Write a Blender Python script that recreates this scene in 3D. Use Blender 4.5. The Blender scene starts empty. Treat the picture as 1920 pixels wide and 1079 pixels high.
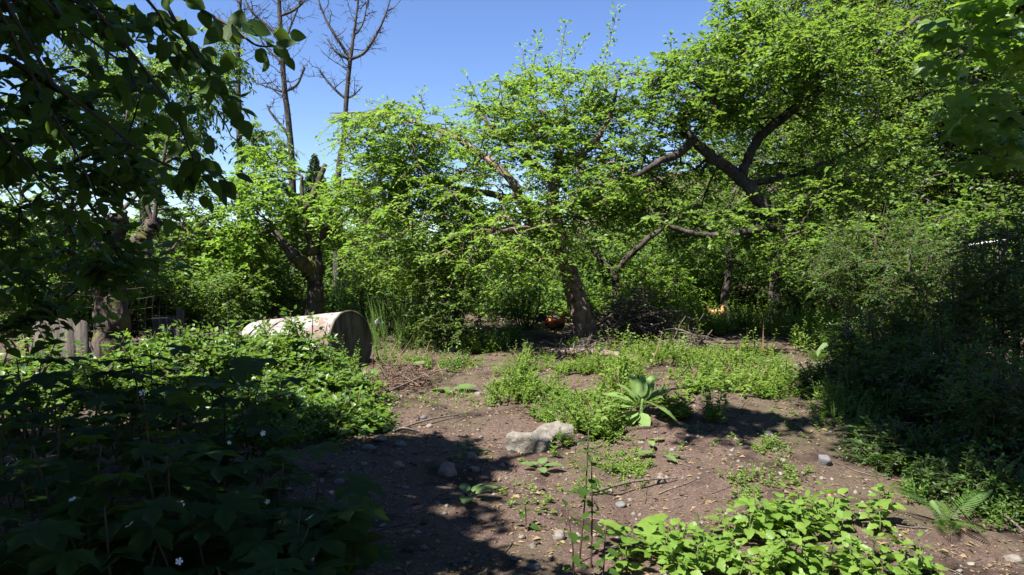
import bpy, math
import numpy as np
from mathutils import Vector, Matrix

# ------------------------------------------------------------------ camera, sky, sun, exposure
S = bpy.context.scene
COL = S.collection
F = 1280.0                      # focal length in photo pixels (1920 wide), a 24 mm lens
PITCH = math.atan(40.0 / F)     # looking slightly down: horizon at photo row 500
CAM = np.array([0.0, 0.0, 1.6])
cd = bpy.data.cameras.new('camera'); cam = bpy.data.objects.new('camera', cd); COL.objects.link(cam)
cam.location = CAM; cam.rotation_euler = (math.pi / 2 - PITCH, 0, 0)
cd.sensor_width = 36; cd.lens = 24; cd.clip_start = 0.05; cd.clip_end = 2000
S.camera = cam
SUN_ELEV = math.radians(57); SUN_H = np.array([-0.76, -0.65]); SUN_H = SUN_H / np.linalg.norm(SUN_H)
SUN = np.array([SUN_H[0] * math.cos(SUN_ELEV), SUN_H[1] * math.cos(SUN_ELEV), math.sin(SUN_ELEV)])
sd = bpy.data.lights.new('sun', 'SUN'); sun = bpy.data.objects.new('sun', sd); COL.objects.link(sun)
sd.energy = 5.0; sd.angle = math.radians(0.53); sd.color = (1.0, 0.95, 0.86)
sun.rotation_euler = Vector(SUN).to_track_quat('Z', 'Y').to_euler(); sun.location = (0, 0, 30)
W = bpy.data.worlds.new('World'); S.world = W; W.use_nodes = True
wn = W.node_tree; sky = wn.nodes.new('ShaderNodeTexSky'); sky.sky_type = 'NISHITA'; sky.sun_disc = False
sky.sun_elevation = SUN_ELEV; sky.sun_rotation = math.atan2(SUN_H[0], SUN_H[1])
sky.air_density = 1.0; sky.dust_density = 0.0; sky.ozone_density = 3.0
bg = wn.nodes['Background']; bg.inputs['Strength'].default_value = 0.055
hs = wn.nodes.new('ShaderNodeHueSaturation'); hs.inputs['Saturation'].default_value = 1.14; hs.inputs['Hue'].default_value = .513
wn.links.new(sky.outputs[0], hs.inputs['Color']); wn.links.new(hs.outputs[0], bg.inputs['Color'])
S.view_settings.view_transform = 'Standard'; S.view_settings.look = 'None'
S.view_settings.exposure = 1.92; S.view_settings.gamma = 1.0; S.view_settings.use_curve_mapping = False
S.cycles.max_bounces = 6; S.cycles.diffuse_bounces = 3; S.cycles.glossy_bounces = 2
S.cycles.transmission_bounces = 4; S.cycles.transparent_max_bounces = 4
S.cycles.use_denoising = True; S.cycles.caustics_reflective = False; S.cycles.caustics_refractive = False

# ------------------------------------------------------------------ maths helpers
rng = np.random.default_rng(7)
def nrm(v): return v / np.maximum(np.linalg.norm(v, axis=-1, keepdims=True), 1e-9)
def hsh(ix, iy, seed):
    h = (ix.astype(np.int64) * 374761393 + iy.astype(np.int64) * 668265263 + seed * 1442695041) & 0x7fffffff
    h = ((h ^ (h >> 13)) * 1274126177) & 0x7fffffff
    return ((h ^ (h >> 16)) & 0xffff) / 65535.0
def vnoise(x, y, seed=0):
    x = np.asarray(x, float); y = np.asarray(y, float)
    ix = np.floor(x); iy = np.floor(y); fx = x - ix; fy = y - iy
    ix = ix.astype(np.int64); iy = iy.astype(np.int64)
    fx = fx * fx * (3 - 2 * fx); fy = fy * fy * (3 - 2 * fy)
    a = hsh(ix, iy, seed); b = hsh(ix + 1, iy, seed); c = hsh(ix, iy + 1, seed); d = hsh(ix + 1, iy + 1, seed)
    return (a * (1 - fx) + b * fx) * (1 - fy) + (c * (1 - fx) + d * fx) * fy - 0.5
def ground(x, y):
    x = np.asarray(x, float); y = np.asarray(y, float)
    z = 0.028 * np.clip(y - 5, 0, 9) + 0.02 * np.clip(y - 14, 0, 60)
    z = z + 0.16 * np.clip(y - 14, 0, 40) * np.clip((x - 2) / 8, 0, 1.3)
    z = z - 0.15 * np.clip((-x - 1.2) / 3.0, 0, 1) * np.clip((y - 5) / 4, 0, 1)
    z = z + .17 * np.exp(-((x - 1.4) / 2.0) ** 2 - ((y - 8.4) / 2.0) ** 2)
    near = np.clip(1.5 - np.hypot(x, y - 6) / 14, 0, 1)
    z = z + near * (0.22 * vnoise(x * .45, y * .45, 1) + 0.10 * vnoise(x * 1.3, y * 1.3, 2) + 0.05 * vnoise(x * 3.3, y * 3.3, 3) + 0.026 * vnoise(x * 7.5, y * 7.5, 4))
    return z
cp, sp = math.cos(PITCH), math.sin(PITCH)
def ray(px, py):
    u = (px - 960) / F; v = -(py - 539.5) / F
    return np.array([u, cp + v * sp, v * cp - sp])
def P(px, py, Y):                # photo pixel + distance north of the camera -> world point
    r = ray(px, py); return CAM + r * (Y / r[1])
def G(px, py):                   # photo pixel -> the ground it shows
    r = ray(px, py); lo, hi = 1.5, 60.0
    for Y in np.arange(2.0, 60, .1):
        p = CAM + r * (Y / r[1])
        if p[2] < ground(p[0], p[1]): return np.array([p[0], p[1], float(ground(p[0], p[1]))])
    p = CAM + r * (40 / r[1]); return np.array([p[0], p[1], float(ground(p[0], p[1]))])
def path(pts, n):                # Catmull-Rom resampling
    p = np.asarray(pts, float); m = len(p)
    q = np.vstack([2 * p[0] - p[1], p, 2 * p[-1] - p[-2]])
    t = np.linspace(0, m - 1 - 1e-6, n); i = t.astype(int); f = (t - i)[:, None]
    a, b, c, d = q[i], q[i + 1], q[i + 2], q[i + 3]
    return 0.5 * (2 * b + (c - a) * f + (2 * a - 5 * b + 4 * c - d) * f ** 2 + (3 * b - a - 3 * c + d) * f ** 3)

# ------------------------------------------------------------------ mesh helpers
def mesh(name, V, T, mat, smooth=False):
    V = np.asarray(V, np.float32).reshape(-1, 3); T = np.asarray(T, np.int32).reshape(-1, 3)
    me = bpy.data.meshes.new(name); me.vertices.add(len(V)); me.vertices.foreach_set('co', V.ravel())
    me.loops.add(T.size); me.loops.foreach_set('vertex_index', T.ravel())
    me.polygons.add(len(T)); me.polygons.foreach_set('loop_start', np.arange(0, T.size, 3, dtype=np.int32))
    if smooth: me.polygons.foreach_set('use_smooth', np.ones(len(T), bool))
    me.update(calc_edges=True); me.validate()
    me.materials.append(mat); return me
def tag(o, label=None, cat=None, group=None, kind=None):
    if label: o['label'] = label
    if cat: o['category'] = cat
    if group: o['group'] = group
    if kind: o['kind'] = kind
    return o
def obj(name, me, parent=None, loc=None):
    o = bpy.data.objects.new(name, me); COL.objects.link(o)
    if parent is not None: o.parent = parent
    if loc is not None: o.location = loc
    return o
def empty(name, loc, label, cat, group=None):
    o = obj(name, None, None, tuple(loc)); o.empty_display_size = .1
    return tag(o, label, cat, group)
def cat_geo(gs):
    V, T, k = [], [], 0
    for v, t in gs:
        v = np.asarray(v).reshape(-1, 3); V.append(v); T.append(np.asarray(t).reshape(-1, 3) + k); k += len(v)
    return np.vstack(V), np.vstack(T)
def tubes(PT, R, sides=4, bump=0.0, seed=0):     # PT (M,K,3), R (M,K)
    PT = np.asarray(PT, float); R = np.asarray(R, float); M, K, _ = PT.shape
    t = nrm(np.gradient(PT, axis=1)); mean = nrm(t.mean(1))
    ref = np.where(np.abs(mean[:, 2:3]) < .85, np.array([[0, 0, 1.]]), np.array([[1., 0, 0]]))[:, None, :]
    u = nrm(np.cross(np.broadcast_to(ref, t.shape), t)); v = np.cross(t, u)
    a = np.arange(sides) * 2 * math.pi / sides
    rr = R[:, :, None] * np.ones(sides)
    if bump:
        r2 = np.random.default_rng(seed); kk = np.arange(K)[None, :, None] * .35; aa = np.arange(sides)[None, None, :]
        rr = rr * (1 + bump * 2 * (vnoise(kk + 0 * aa, aa * .9 + 0 * kk + seed * 7, seed) + .5 * vnoise(kk * 3 + 0 * aa, aa * 1.7 + 0 * kk, seed + 1)))
    V = PT[:, :, None, :] + rr[..., None] * (np.cos(a)[:, None] * u[:, :, None, :] + np.sin(a)[:, None] * v[:, :, None, :])
    base = (np.arange(M) * K * sides)[:, None, None]; k = (np.arange(K - 1) * sides)[None, :, None]; s = np.arange(sides)[None, None, :]; s1 = (s + 1) % sides
    A = base + k + s; B = base + k + s1; C = B + sides; D = A + sides
    T = np.stack([np.stack([A, B, C], -1), np.stack([A, C, D], -1)], -2).reshape(-1, 3)
    tip = (np.arange(M) * K * sides + (K - 1) * sides)[:, None]            # close the far end
    j = np.arange(1, sides - 1)[None, :]
    E = np.stack([tip + 0 * j, tip + j, tip + j + 1], -1).reshape(-1, 3)
    return V.reshape(-1, 3), np.vstack([T, E])
def leaf_geo(p, a, n, L, Wd, fold=.18, six=False):
    N = len(p); a = nrm(a); s = nrm(np.cross(a, n)); n = np.cross(s, a)
    L = np.broadcast_to(L, (N,))[:, None]; Wd = np.broadcast_to(Wd, (N,))[:, None]
    i = np.arange(N)[:, None]
    if not six:
        V = np.stack([p, p + a * L * .45 + s * Wd * .5 + n * Wd * fold, p + a * L - n * L * .08, p + a * L * .45 - s * Wd * .5 + n * Wd * fold], 1)
        T = np.hstack([i * 4 + np.array([[0, 1, 2]]), i * 4 + np.array([[0, 2, 3]])]).reshape(-1, 3)
    else:
        V = np.stack([p, p + a * L * .25 + s * Wd * .45 + n * Wd * fold, p + a * L * .62 + s * Wd * .42 + n * Wd * fold, p + a * L - n * L * .12,
                      p + a * L * .62 - s * Wd * .42 + n * Wd * fold, p + a * L * .25 - s * Wd * .45 + n * Wd * fold], 1)
        T = np.hstack([i * 6 + np.array([f]) for f in ([0, 1, 2], [0, 2, 3], [0, 3, 4], [0, 4, 5])]).reshape(-1, 3)
    return V.reshape(-1, 3), T

# ------------------------------------------------------------------ materials
def nodes(name):
    m = bpy.data.materials.new(name); m.use_nodes = True; nt = m.node_tree
    return m, nt, nt.nodes['Principled BSDF'], nt.nodes['Material Output']
def mixc(nt, fac, a, b):
    x = nt.nodes.new('ShaderNodeMix'); x.data_type = 'RGBA'
    if hasattr(fac, 'links') or hasattr(fac, 'is_linked'): nt.links.new(fac, x.inputs[0])
    else: x.inputs[0].default_value = fac
    for v, i in ((a, 6), (b, 7)):
        if isinstance(v, tuple): x.inputs[i].default_value = (*v, 1)
        else: nt.links.new(v, x.inputs[i])
    return x.outputs[2]
def noise(nt, scale, detail=4, rough=.6, coord=None, stretch=None):
    n = nt.nodes.new('ShaderNodeTexNoise'); n.inputs['Scale'].default_value = scale; n.inputs['Detail'].default_value = detail; n.inputs['Roughness'].default_value = rough
    tc = nt.nodes.new('ShaderNodeTexCoord'); src = tc.outputs['Object']
    if stretch:
        mp = nt.nodes.new('ShaderNodeMapping'); mp.inputs['Scale'].default_value = stretch; nt.links.new(src, mp.inputs[0]); src = mp.outputs[0]
    nt.links.new(src, n.inputs['Vector']); return n.outputs['Fac']
def ramp(nt, fac, lo, hi):
    r = nt.nodes.new('ShaderNodeMapRange'); r.inputs[1].default_value = lo; r.inputs[2].default_value = hi
    nt.links.new(fac, r.inputs[0]); return r.outputs[0]
def bumpn(nt, b, fac, strength, dist=.02):
    x = nt.nodes.new('ShaderNodeBump'); x.inputs['Strength'].default_value = strength; x.inputs['Distance'].default_value = dist
    nt.links.new(fac, x.inputs['Height']); nt.links.new(x.outputs[0], b.inputs['Normal'])
def leafmat(name, c1, c2, trans=.42, rough=.5, single=False, c3=None, spec=.35):
    m, nt, b, out = nodes(name)
    if single: r = nt.nodes.new('ShaderNodeObjectInfo').outputs['Random']
    else: r = nt.nodes.new('ShaderNodeNewGeometry').outputs['Random Per Island']
    c = mixc(nt, r, c1, c2)
    if c3 is not None: c = mixc(nt, ramp(nt, noise(nt, 1.1, 2), .45, .65), c, c3)
    if single: c = mixc(nt, ramp(nt, noise(nt, 6, 3), .3, .8), c, tuple(x * .7 for x in c1))
    nt.links.new(c, b.inputs['Base Color']); b.inputs['Roughness'].default_value = rough; b.inputs['Specular IOR Level'].default_value = spec
    t = nt.nodes.new('ShaderNodeBsdfTranslucent'); nt.links.new(mixc(nt, .5, c, (.29, .47, .035)), t.inputs[0])
    ms = nt.nodes.new('ShaderNodeMixShader'); ms.inputs[0].default_value = trans
    nt.links.new(b.outputs[0], ms.inputs[1]); nt.links.new(t.outputs[0], ms.inputs[2]); nt.links.new(ms.outputs[0], out.inputs[0])
    return m
def barkmat(name, c1, c2, moss=None, scale=9, stretch=(1, 1, .25)):
    m, nt, b, out = nodes(name)
    n1 = noise(nt, scale, 6, .7, stretch=stretch); c = mixc(nt, ramp(nt, n1, .32, .68), c1, c2)
    if moss: c = mixc(nt, ramp(nt, noise(nt, 3.2, 4), .52, .62), c, moss)
    nt.links.new(c, b.inputs['Base Color']); b.inputs['Roughness'].default_value = .9; b.inputs['Specular IOR Level'].default_value = .2
    bumpn(nt, b, n1, 1., .06); return m
def plain(name, c1, c2, scale=8, rough=.8, bump=.4, dist=.01, c3=None, s3=3, lo3=.5, hi3=.6):
    m, nt, b, out = nodes(name); n1 = noise(nt, scale, 6, .65); c = mixc(nt, ramp(nt, n1, .3, .7), c1, c2)
    if c3: c = mixc(nt, ramp(nt, noise(nt, s3, 5), lo3, hi3), c, c3)
    nt.links.new(c, b.inputs['Base Color']); b.inputs['Roughness'].default_value = rough; b.inputs['Specular IOR Level'].default_value = .25
    bumpn(nt, b, n1, bump, dist); return m

M_plum = leafmat('plum_leaf', (.18, .29, .036), (.072, .155, .022), .52, c3=(.12, .225, .03))
M_apple = leafmat('apple_leaf', (.15, .235, .04), (.058, .125, .022), .48, c3=(.09, .16, .03))
M_yel = leafmat('yellowish_leaf', (.15, .195, .04), (.075, .12, .028), .44, c3=(.09, .098, .04))
M_mid = leafmat('green_leaf', (.095, .165, .034), (.04, .09, .02), .42)
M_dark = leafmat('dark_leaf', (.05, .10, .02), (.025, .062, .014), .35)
M_back = leafmat('far_wood_leaf', (.05, .095, .016), (.022, .052, .010), .3, c3=(.035, .06, .014))  # leaf colour darkened to stand for shade in the far understory
M_cherry = leafmat('cherry_leaf', (.095, .165, .035), (.06, .115, .03), .45, .4)
M_bramble = leafmat('bramble_leaf', (.105, .18, .035), (.048, .105, .022), .4, .42)
M_herb = leafmat('herb_leaf', (.155, .215, .045), (.075, .14, .02), .42, .55, c3=(.09, .155, .03))
M_grass = leafmat('grass_blade', (.10, .165, .04), (.07, .13, .03), .4)
M_conifer = leafmat('conifer_needle', (.025, .055, .028), (.015, .038, .02), .1)
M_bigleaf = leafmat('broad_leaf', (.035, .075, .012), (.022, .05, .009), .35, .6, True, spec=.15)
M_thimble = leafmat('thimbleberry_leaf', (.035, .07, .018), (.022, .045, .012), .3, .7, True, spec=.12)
M_nettle = leafmat('nettle_leaf', (.15, .24, .04), (.085, .175, .024), .44, .5, True)
M_maple = leafmat('maple_leaf', (.10, .185, .016), (.06, .13, .014), .5, .45, True)
M_mullein = leafmat('mullein_leaf', (.16, .25, .075), (.125, .205, .055), .35, .8, True)
M_burdock = leafmat('burdock_leaf', (.12, .19, .06), (.09, .16, .045), .35, .6, True)
M_fern = leafmat('fern_frond', (.075, .15, .03), (.05, .11, .022), .4, .5, True)
M_needle_dead = leafmat('dead_leaf', (.22, .15, .085), (.10, .065, .04), .15, .7)
M_bark = barkmat('plum_bark', (.06, .04, .034), (.25, .18, .155))
M_bark2 = barkmat('apple_bark', (.018, .014, .012), (.085, .07, .06))
M_moss = barkmat('mossy_bark', (.025, .019, .016), (.10, .08, .068), (.085, .09, .022))
M_deadbark = barkmat('bare_tree_bark', (.022, .019, .017), (.09, .08, .072), scale=7)
M_lichen = barkmat('lichen_trunk_bark', (.10, .085, .075), (.36, .32, .29), scale=12)
M_stick = barkmat('dry_stick', (.07, .052, .044), (.20, .165, .14), scale=14)
M_vine = barkmat('dry_vine', (.09, .056, .042), (.20, .14, .105), scale=14)
M_stem = plain('green_stem', (.06, .10, .03), (.09, .10, .04), 20, .6, .1)
M_redstem = plain('woody_stem', (.035, .028, .02), (.07, .055, .035), 20, .7, .1)
M_wood = barkmat('weathered_wood', (.03, .025, .021), (.11, .094, .085), scale=10, stretch=(1, 1, .08))
M_rock = plain('pale_rock', (.085, .074, .064), (.20, .182, .162), 9, .9, 1., .04, (.06, .054, .042), 3.5, .55, .7)
M_brownrock = plain('brown_stone', (.085, .06, .05), (.19, .145, .125), 9, .8, .5)
M_greyrock = plain('grey_stone', (.065, .065, .068), (.13, .13, .137), 9, .85, .6)
M_wire = plain('galvanised_wire', (.13, .12, .115), (.09, .07, .06), 10, .45, 0.)
M_flower = plain('white_petal', (.75, .76, .80), (.62, .64, .70), 9, .6, 0.)
M_yellow = plain('flower_centre', (.5, .4, .08), (.4, .3, .05), 9, .7, 0.)

def soilmat():
    m, nt, b, out = nodes('soil')
    n1 = noise(nt, 3, 8, .7); n2 = noise(nt, 38, 5, .75); n3 = noise(nt, .5, 3)
    c = mixc(nt, ramp(nt, n2, .3, .7), (.036, .024, .019), (.15, .105, .086))
    c = mixc(nt, ramp(nt, n1, .45, .75), c, (.062, .041, .034))
    v = nt.nodes.new('ShaderNodeTexVoronoi'); v.inputs['Scale'].default_value = 55
    tc = nt.nodes.new('ShaderNodeTexCoord'); nt.links.new(tc.outputs['Object'], v.inputs['Vector'])
    c = mixc(nt, ramp(nt, v.outputs['Distance'], .16, .08), c, (.29, .23, .19))
    c = mixc(nt, ramp(nt, n3, .5, .68), c, (.07, .062, .036)); c = mixc(nt, ramp(nt, noise(nt, 1.3, 5, .65), .52, .62), c, (.036, .024, .019))
    nt.links.new(c, b.inputs['Base Color']); b.inputs['Roughness'].default_value = .95; b.inputs['Specular IOR Level'].default_value = .15
    bumpn(nt, b, n2, .9, .03); return m
M_soil = soilmat()

# ------------------------------------------------------------------ ground
def axis(lo, hi, step, far, grow=1.22):
    a = list(np.arange(lo, hi, step)); d = step
    while a[-1] < far: d *= grow; a.append(a[-1] + d)
    d = step; b = [lo]
    while b[0] > -far: d *= grow; b.insert(0, b[0] - d)
    return np.array(b[:-1] + a)
gx = axis(-6.5, 7.5, .055, 160); gy = axis(2.2, 13, .055, 200)
X, Y = np.meshgrid(gx, gy); Z = ground(X, Y)
nx, ny = len(gx), len(gy); i = (np.arange(ny - 1)[:, None] * nx + np.arange(nx - 1)[None, :]).ravel()
T = np.vstack([np.stack([i, i + 1, i + nx + 1], 1), np.stack([i, i + nx + 1, i + nx], 1)])
g = obj('ground', mesh('ground', np.stack([X, Y, Z], -1).reshape(-1, 3), T, M_soil, True))
tag(g, 'bare brown soil with scattered litter sloping gently up', 'ground', kind='structure')

# ------------------------------------------------------------------ tree builder
def cloud(rg, c, r, n, shell=.30, zmin=.25):
    d = nrm(rg.normal(size=(n, 3))); q = rg.random(n) ** shell
    p = c + d * q[:, None] * r
    gz = ground(p[:, 0], p[:, 1]); p[:, 2] = np.maximum(p[:, 2], gz + zmin * (0.6 + rg.random(n)))
    return p
def E(px, py, Yd, rx, ry, depth, n): return (P(px, py, Yd), np.array([rx * Yd / F, depth, ry * Yd / F]), n)
def spray(rg, tips, dirs, ntw, nlv, twlen, flat, L, Wd, droop=.25, six=False, upn=1.0, hang=.0):
    n = len(tips); M = n * ntw
    p0 = np.repeat(tips, ntw, 0); d0 = np.repeat(dirs, ntw, 0)
    d = nrm(d0 * .45 + rg.normal(size=(M, 3)) * np.array([1, 1, flat]))
    ln = twlen * (.5 + rg.random(M))[:, None]
    K = 4; tt = np.linspace(0, 1, K)[None, :, None]
    PT = p0[:, None, :] + d[:, None, :] * ln[:, None, :] * tt + np.array([0, 0, -1.]) * droop * (ln[:, None, :] * tt ** 2)
    R = np.linspace(.0045, .0018, K)[None, :] * np.ones((M, 1))
    tl = np.linspace(.12, 1, nlv)[None, :] + rg.normal(size=(M, nlv)) * .03
    tl = np.clip(tl, .02, 1)[..., None]
    lp = p0[:, None, :] + d[:, None, :] * ln[:, None, :] * tl + np.array([0, 0, -1.]) * droop * ln[:, None, :] * tl ** 2
    side = nrm(np.cross(d, np.array([0, 0, 1.]))); sg = np.where(np.arange(nlv) % 2 == 0, 1, -1)[None, :, None]
    la = d[:, None, :] * .6 + side[:, None, :] * sg * .85 + rg.normal(size=(M, nlv, 3)) * .35 + np.array([0, 0, -hang])
    ln_ = np.array([0, 0, upn]) + rg.normal(size=(M, nlv, 3)) * .45
    N = M * nlv; sc = .42 + .95 * rg.random(N)
    return tubes(PT, R, 3), leaf_geo(lp.reshape(-1, 3), la.reshape(-1, 3), ln_.reshape(-1, 3), L * sc, Wd * sc, six=six)
def grow(rg, seeds, targets, rtip=.006, up=.25, expo=.48):
    seeds = np.asarray(seeds); nT = len(targets)
    nodes_ = np.zeros((len(seeds) + nT * 5, 3)); nodes_[:len(seeds)] = seeds; owner = -np.ones(len(nodes_), int); cnt = len(seeds)
    d = np.array([np.min(np.sum((seeds - t) ** 2, 1)) for t in targets]); order = np.argsort(d)
    K = 6; PT = np.zeros((nT, K, 3)); par = np.zeros(nT, int); enddir = np.zeros((nT, 3))
    for b, ti in enumerate(order):
        t = targets[ti]; k = int(np.argmin(np.sum((nodes_[:cnt] - t) ** 2, 1))); p0 = nodes_[k]; v = t - p0; ln = np.linalg.norm(v)
        s = np.linspace(0, 1, K)[:, None]
        bow = np.array([0, 0, up * ln]) + rg.normal(size=3) * .12 * ln
        pts = p0 + v * s + bow * (s * (1 - s)) * 1.6
        pts[1:-1] += rg.normal(size=(K - 2, 3)) * .025 * ln
        PT[b] = pts; par[b] = owner[k]; nodes_[cnt:cnt + 5] = pts[1:]; owner[cnt:cnt + 5] = b; cnt += 5
        enddir[b] = nrm(pts[-1] - pts[-2])
    w = np.ones(nT)
    for b in range(nT - 1, -1, -1):
        if par[b] >= 0: w[par[b]] += w[b]
    r0 = np.minimum(rtip * w ** expo, .06); R = r0[:, None] * np.linspace(1, .55, K)[None, :]
    return PT, R, PT[:, -1], enddir
def tree(name, label, cat, trunks, clouds, lm, bm, leaf=(.07, .04), ntw=5, nlv=12, twlen=.32, flat=.35, droop=.25, shoots=(), group=None,
         seed=1, six=False, sides=12, crown='crown', bump=.15, up=.25, hang=0., rtip=.006, shell=.3, zmin=.25, upn=1.0):
    rg = np.random.default_rng(seed); base = np.array(trunks[0][1][0], float)
    root = empty(name, base, label, cat, group); seeds = []
    for k, (pn, pts, rad) in enumerate(trunks):
        n = max(8, len(pts) * (9 if max(rad) > .05 else 5)); q = path(pts, n); r = np.interp(np.linspace(0, 1, n), np.linspace(0, 1, len(rad)), rad)
        if n > 9 and max(rad) > .03: q[1:-1] += rg.normal(size=(n - 2, 3)) * np.minimum(r[1:-1, None] * .13, .02)
        v, t = tubes(q[None], r[None], sides, bump, seed + k)
        obj(pn, mesh(pn, v - base, t, bm, True), root)
        a = int(n * (.45 if pn == 'trunk' else .25)) if k == 0 else int(n * .2)
        seeds.append(q[a:])
    seeds = np.vstack(seeds); gs = []; lg = []
    tg = [cloud(rg, c, r, n, shell, zmin) for c, r, n in clouds]
    if tg:
        PT, R, tips, dirs = grow(rg, seeds, np.vstack(tg), up=up, rtip=rtip)
        gs.append(tubes(PT, R, 4)); tw, lv = spray(rg, tips, dirs, ntw, nlv, twlen, flat, leaf[0], leaf[1], droop, six, upn, hang); gs.append(tw); lg.append(lv)
    for a, b in shoots:
        a = np.array(a); b = np.array(b); ln = np.linalg.norm(b - a); q = path([a, (a + b) / 2 + rg.normal(size=3) * .05 * ln, b], 12)
        gs.append(tubes(q[None], np.linspace(.014, .003, 12)[None], 4))
        n = int(ln * 95); f = rg.random(n); pp = np.stack([np.interp(f, np.linspace(0, 1, 12), q[:, j]) for j in range(3)], 1)
        aa = nrm(rg.normal(size=(n, 3)) * np.array([1, 1, .3]) + np.array([0, 0, .35])); sc = (.7 + .6 * rg.random(n))
        pp = pp + aa * (rg.random(n)[:, None] * .10)
        lg.append(leaf_geo(pp, aa, np.array([0, 0, 1.]) + rg.normal(size=(n, 3)) * .5, leaf[0] * sc, leaf[1] * sc, six=six))
    if gs:
        v, t = cat_geo(gs); tag(obj('branches', mesh('branches', v - base, t, bm, True), root), kind='stuff')
    if lg:
        v, t = cat_geo(lg); tag(obj(crown, mesh(crown, v - base, t, lm), root), kind='stuff')
    return root
def PP(*a): return [P(*q) for q in a]
def foot(pts, px=None):      # bring the first point of a stem down to the ground
    b = np.array(pts[0], float); b[2] = float(ground(b[0], b[1])) - .06; return [b] + [np.array(p) for p in pts]

# ------------------------------------------------------------------ the orchard trees
b = G(1103, 643); Yc = b[1]
tr = [b - [0, 0, .08]] + PP((1098, 615, Yc), (1083, 570, Yc), (1066, 515, Yc), (1049, 450, Yc - .1), (1036, 388, Yc - .1), (1042, 335, Yc), (1054, 270, Yc + .2), (1062, 205, Yc + .3))
tree('plum_tree', 'old plum tree with leaning reddish brown trunk and wide bright green layered crown', 'tree',
     [('trunk', tr, [.29, .21, .175, .155, .14, .115, .09, .07, .04]),
      ('limb', PP((1046, 445, Yc - .1), (1006, 418, Yc - .4), (982, 385, Yc - .7), (955, 335, Yc - .8), (895, 285, Yc - .6), (815, 242, Yc - .3), (700, 214, Yc), (618, 212, Yc)), [.11, .10, .085, .07, .05, .035, .02, .008]),
      ('limb', PP((1040, 350, Yc), (1000, 305, Yc + .4), (945, 262, Yc + .7), (890, 205, Yc + .9)), [.08, .06, .045, .02]),
      ('limb', PP((1042, 335, Yc), (1098, 285, Yc - .3), (1140, 225, Yc - .4), (1160, 150, Yc - .4)), [.08, .06, .045, .02]),
      ('limb', PP((1037, 395, Yc), (955, 372, Yc + .5), (850, 350, Yc + .9), (740, 330, Yc + 1), (640, 300, Yc + 1)), [.08, .06, .045, .03, .01]),
      ('limb', PP((1050, 450, Yc), (1010, 430, Yc - .9), (960, 430, Yc - 1.6), (900, 450, Yc - 2.0)), [.06, .045, .03, .012])],
     [E(960, 330, Yc, 225, 120, 1.9, 235), E(745, 260, Yc, 130, 62, 1.2, 110), E(720, 340, Yc, 110, 60, 1.0, 80), E(1020, 205, Yc, 140, 70, 1.3, 140), E(1150, 300, Yc, 110, 120, 1.5, 130),
      E(790, 430, Yc, 140, 105, 1.4, 170), E(950, 470, Yc - 1.2, 130, 75, 1.0, 75), E(1090, 400, Yc - .6, 130, 70, 1.2, 60), E(1170, 180, Yc, 70, 60, 1, 35)],
     M_plum, M_bark, (.078, .043), 5, 13, .42, .2, .2,
     shoots=[(P(a, c, Yc + e), P(d, f, Yc + e)) for a, c, d, f, e in ((985, 190, 978, 80, 0), (1000, 190, 1010, 62, .2), (1048, 190, 1062, 38, 0), (1040, 180, 1030, 105, -.3), (1085, 215, 1158, 12, .1), (1110, 200, 1120, 120, -.2), (800, 215, 792, 165, 0), (880, 200, 884, 165, .2), (1062, 160, 1100, 70, .3))], seed=11)
b = G(1690, 668); Yr = 11.6
tr = [np.array([b[0], b[1], b[2] - .08])] + PP((1650, 628, Yr), (1602, 590, Yr), (1545, 540, Yr), (1490, 465, Yr), (1436, 390, Yr), (1390, 338, Yr), (1330, 290, Yr), (1298, 260, Yr), (1278, 212, Yr))
tree('apple_tree', 'sprawling old apple tree with pale patchy trunk leaning low over the brush', 'tree',
     [('trunk', tr, [.16, .145, .13, .125, .12, .112, .10, .088, .07, .04]),
      ('limb', PP((1390, 338, Yr), (1408, 285, Yr + .2), (1436, 246, Yr + .2), (1504, 194, Yr), (1540, 167, Yr), (1612, 124, Yr - .2), (1672, 74, Yr - .3), (1725, 30, Yr - .4)), [.08, .08, .078, .075, .065, .05, .04, .025]),
      ('limb', PP((1300, 262, Yr), (1270, 290, Yr - .3), (1238, 302, Yr - .5), (1195, 328, Yr - .6), (1150, 340, Yr - .6)), [.08, .07, .055, .035, .015]),
      ('limb', PP((1462, 428, Yr), (1400, 434, Yr - .4), (1330, 441, Yr - .6), (1262, 428, Yr - .7), (1215, 400, Yr - .8)), [.065, .058, .048, .036, .015]),
      ('limb', PP((1540, 167, Yr), (1532, 140, Yr), (1526, 112, Yr + .2), (1518, 60, Yr + .3)), [.05, .04, .03, .012]),
      ('limb', PP((1400, 345, Yr), (1480, 330, Yr + .6), (1560, 300, Yr + .9), (1640, 260, Yr + 1)), [.06, .05, .035, .015])],
     [E(1300, 175, Yr, 100, 85, 1.2, 120), E(1420, 130, Yr, 140, 100, 1.4, 180), E(1560, 110, Yr, 140, 90, 1.3, 130), E(1450, 275, Yr + 1.8, 190, 95, .7, 90), E(1250, 340, Yr + .8, 110, 80, .9, 50),
      E(1590, 290, Yr + .3, 130, 110, 1.3, 95), E(1400, 430, Yr + 1.2, 170, 60, .7, 60), E(1340, 415, Yr - 1.2, 130, 40, .5, 12), E(1520, 430, Yr - .6, 110, 90, 1.1, 75), E(1390, 40, Yr, 70, 45, .8, 35)],
     M_apple, M_bark2, (.082, .05), 5, 11, .36, .4, .25, shoots=[(P(1262, 160, Yr), P(1258, 62, Yr)), (P(1345, 100, Yr), P(1352, 8, Yr)), (P(1310, 120, Yr), P(1300, 70, Yr))], seed=12)
b = G(1158, 612)
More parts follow.
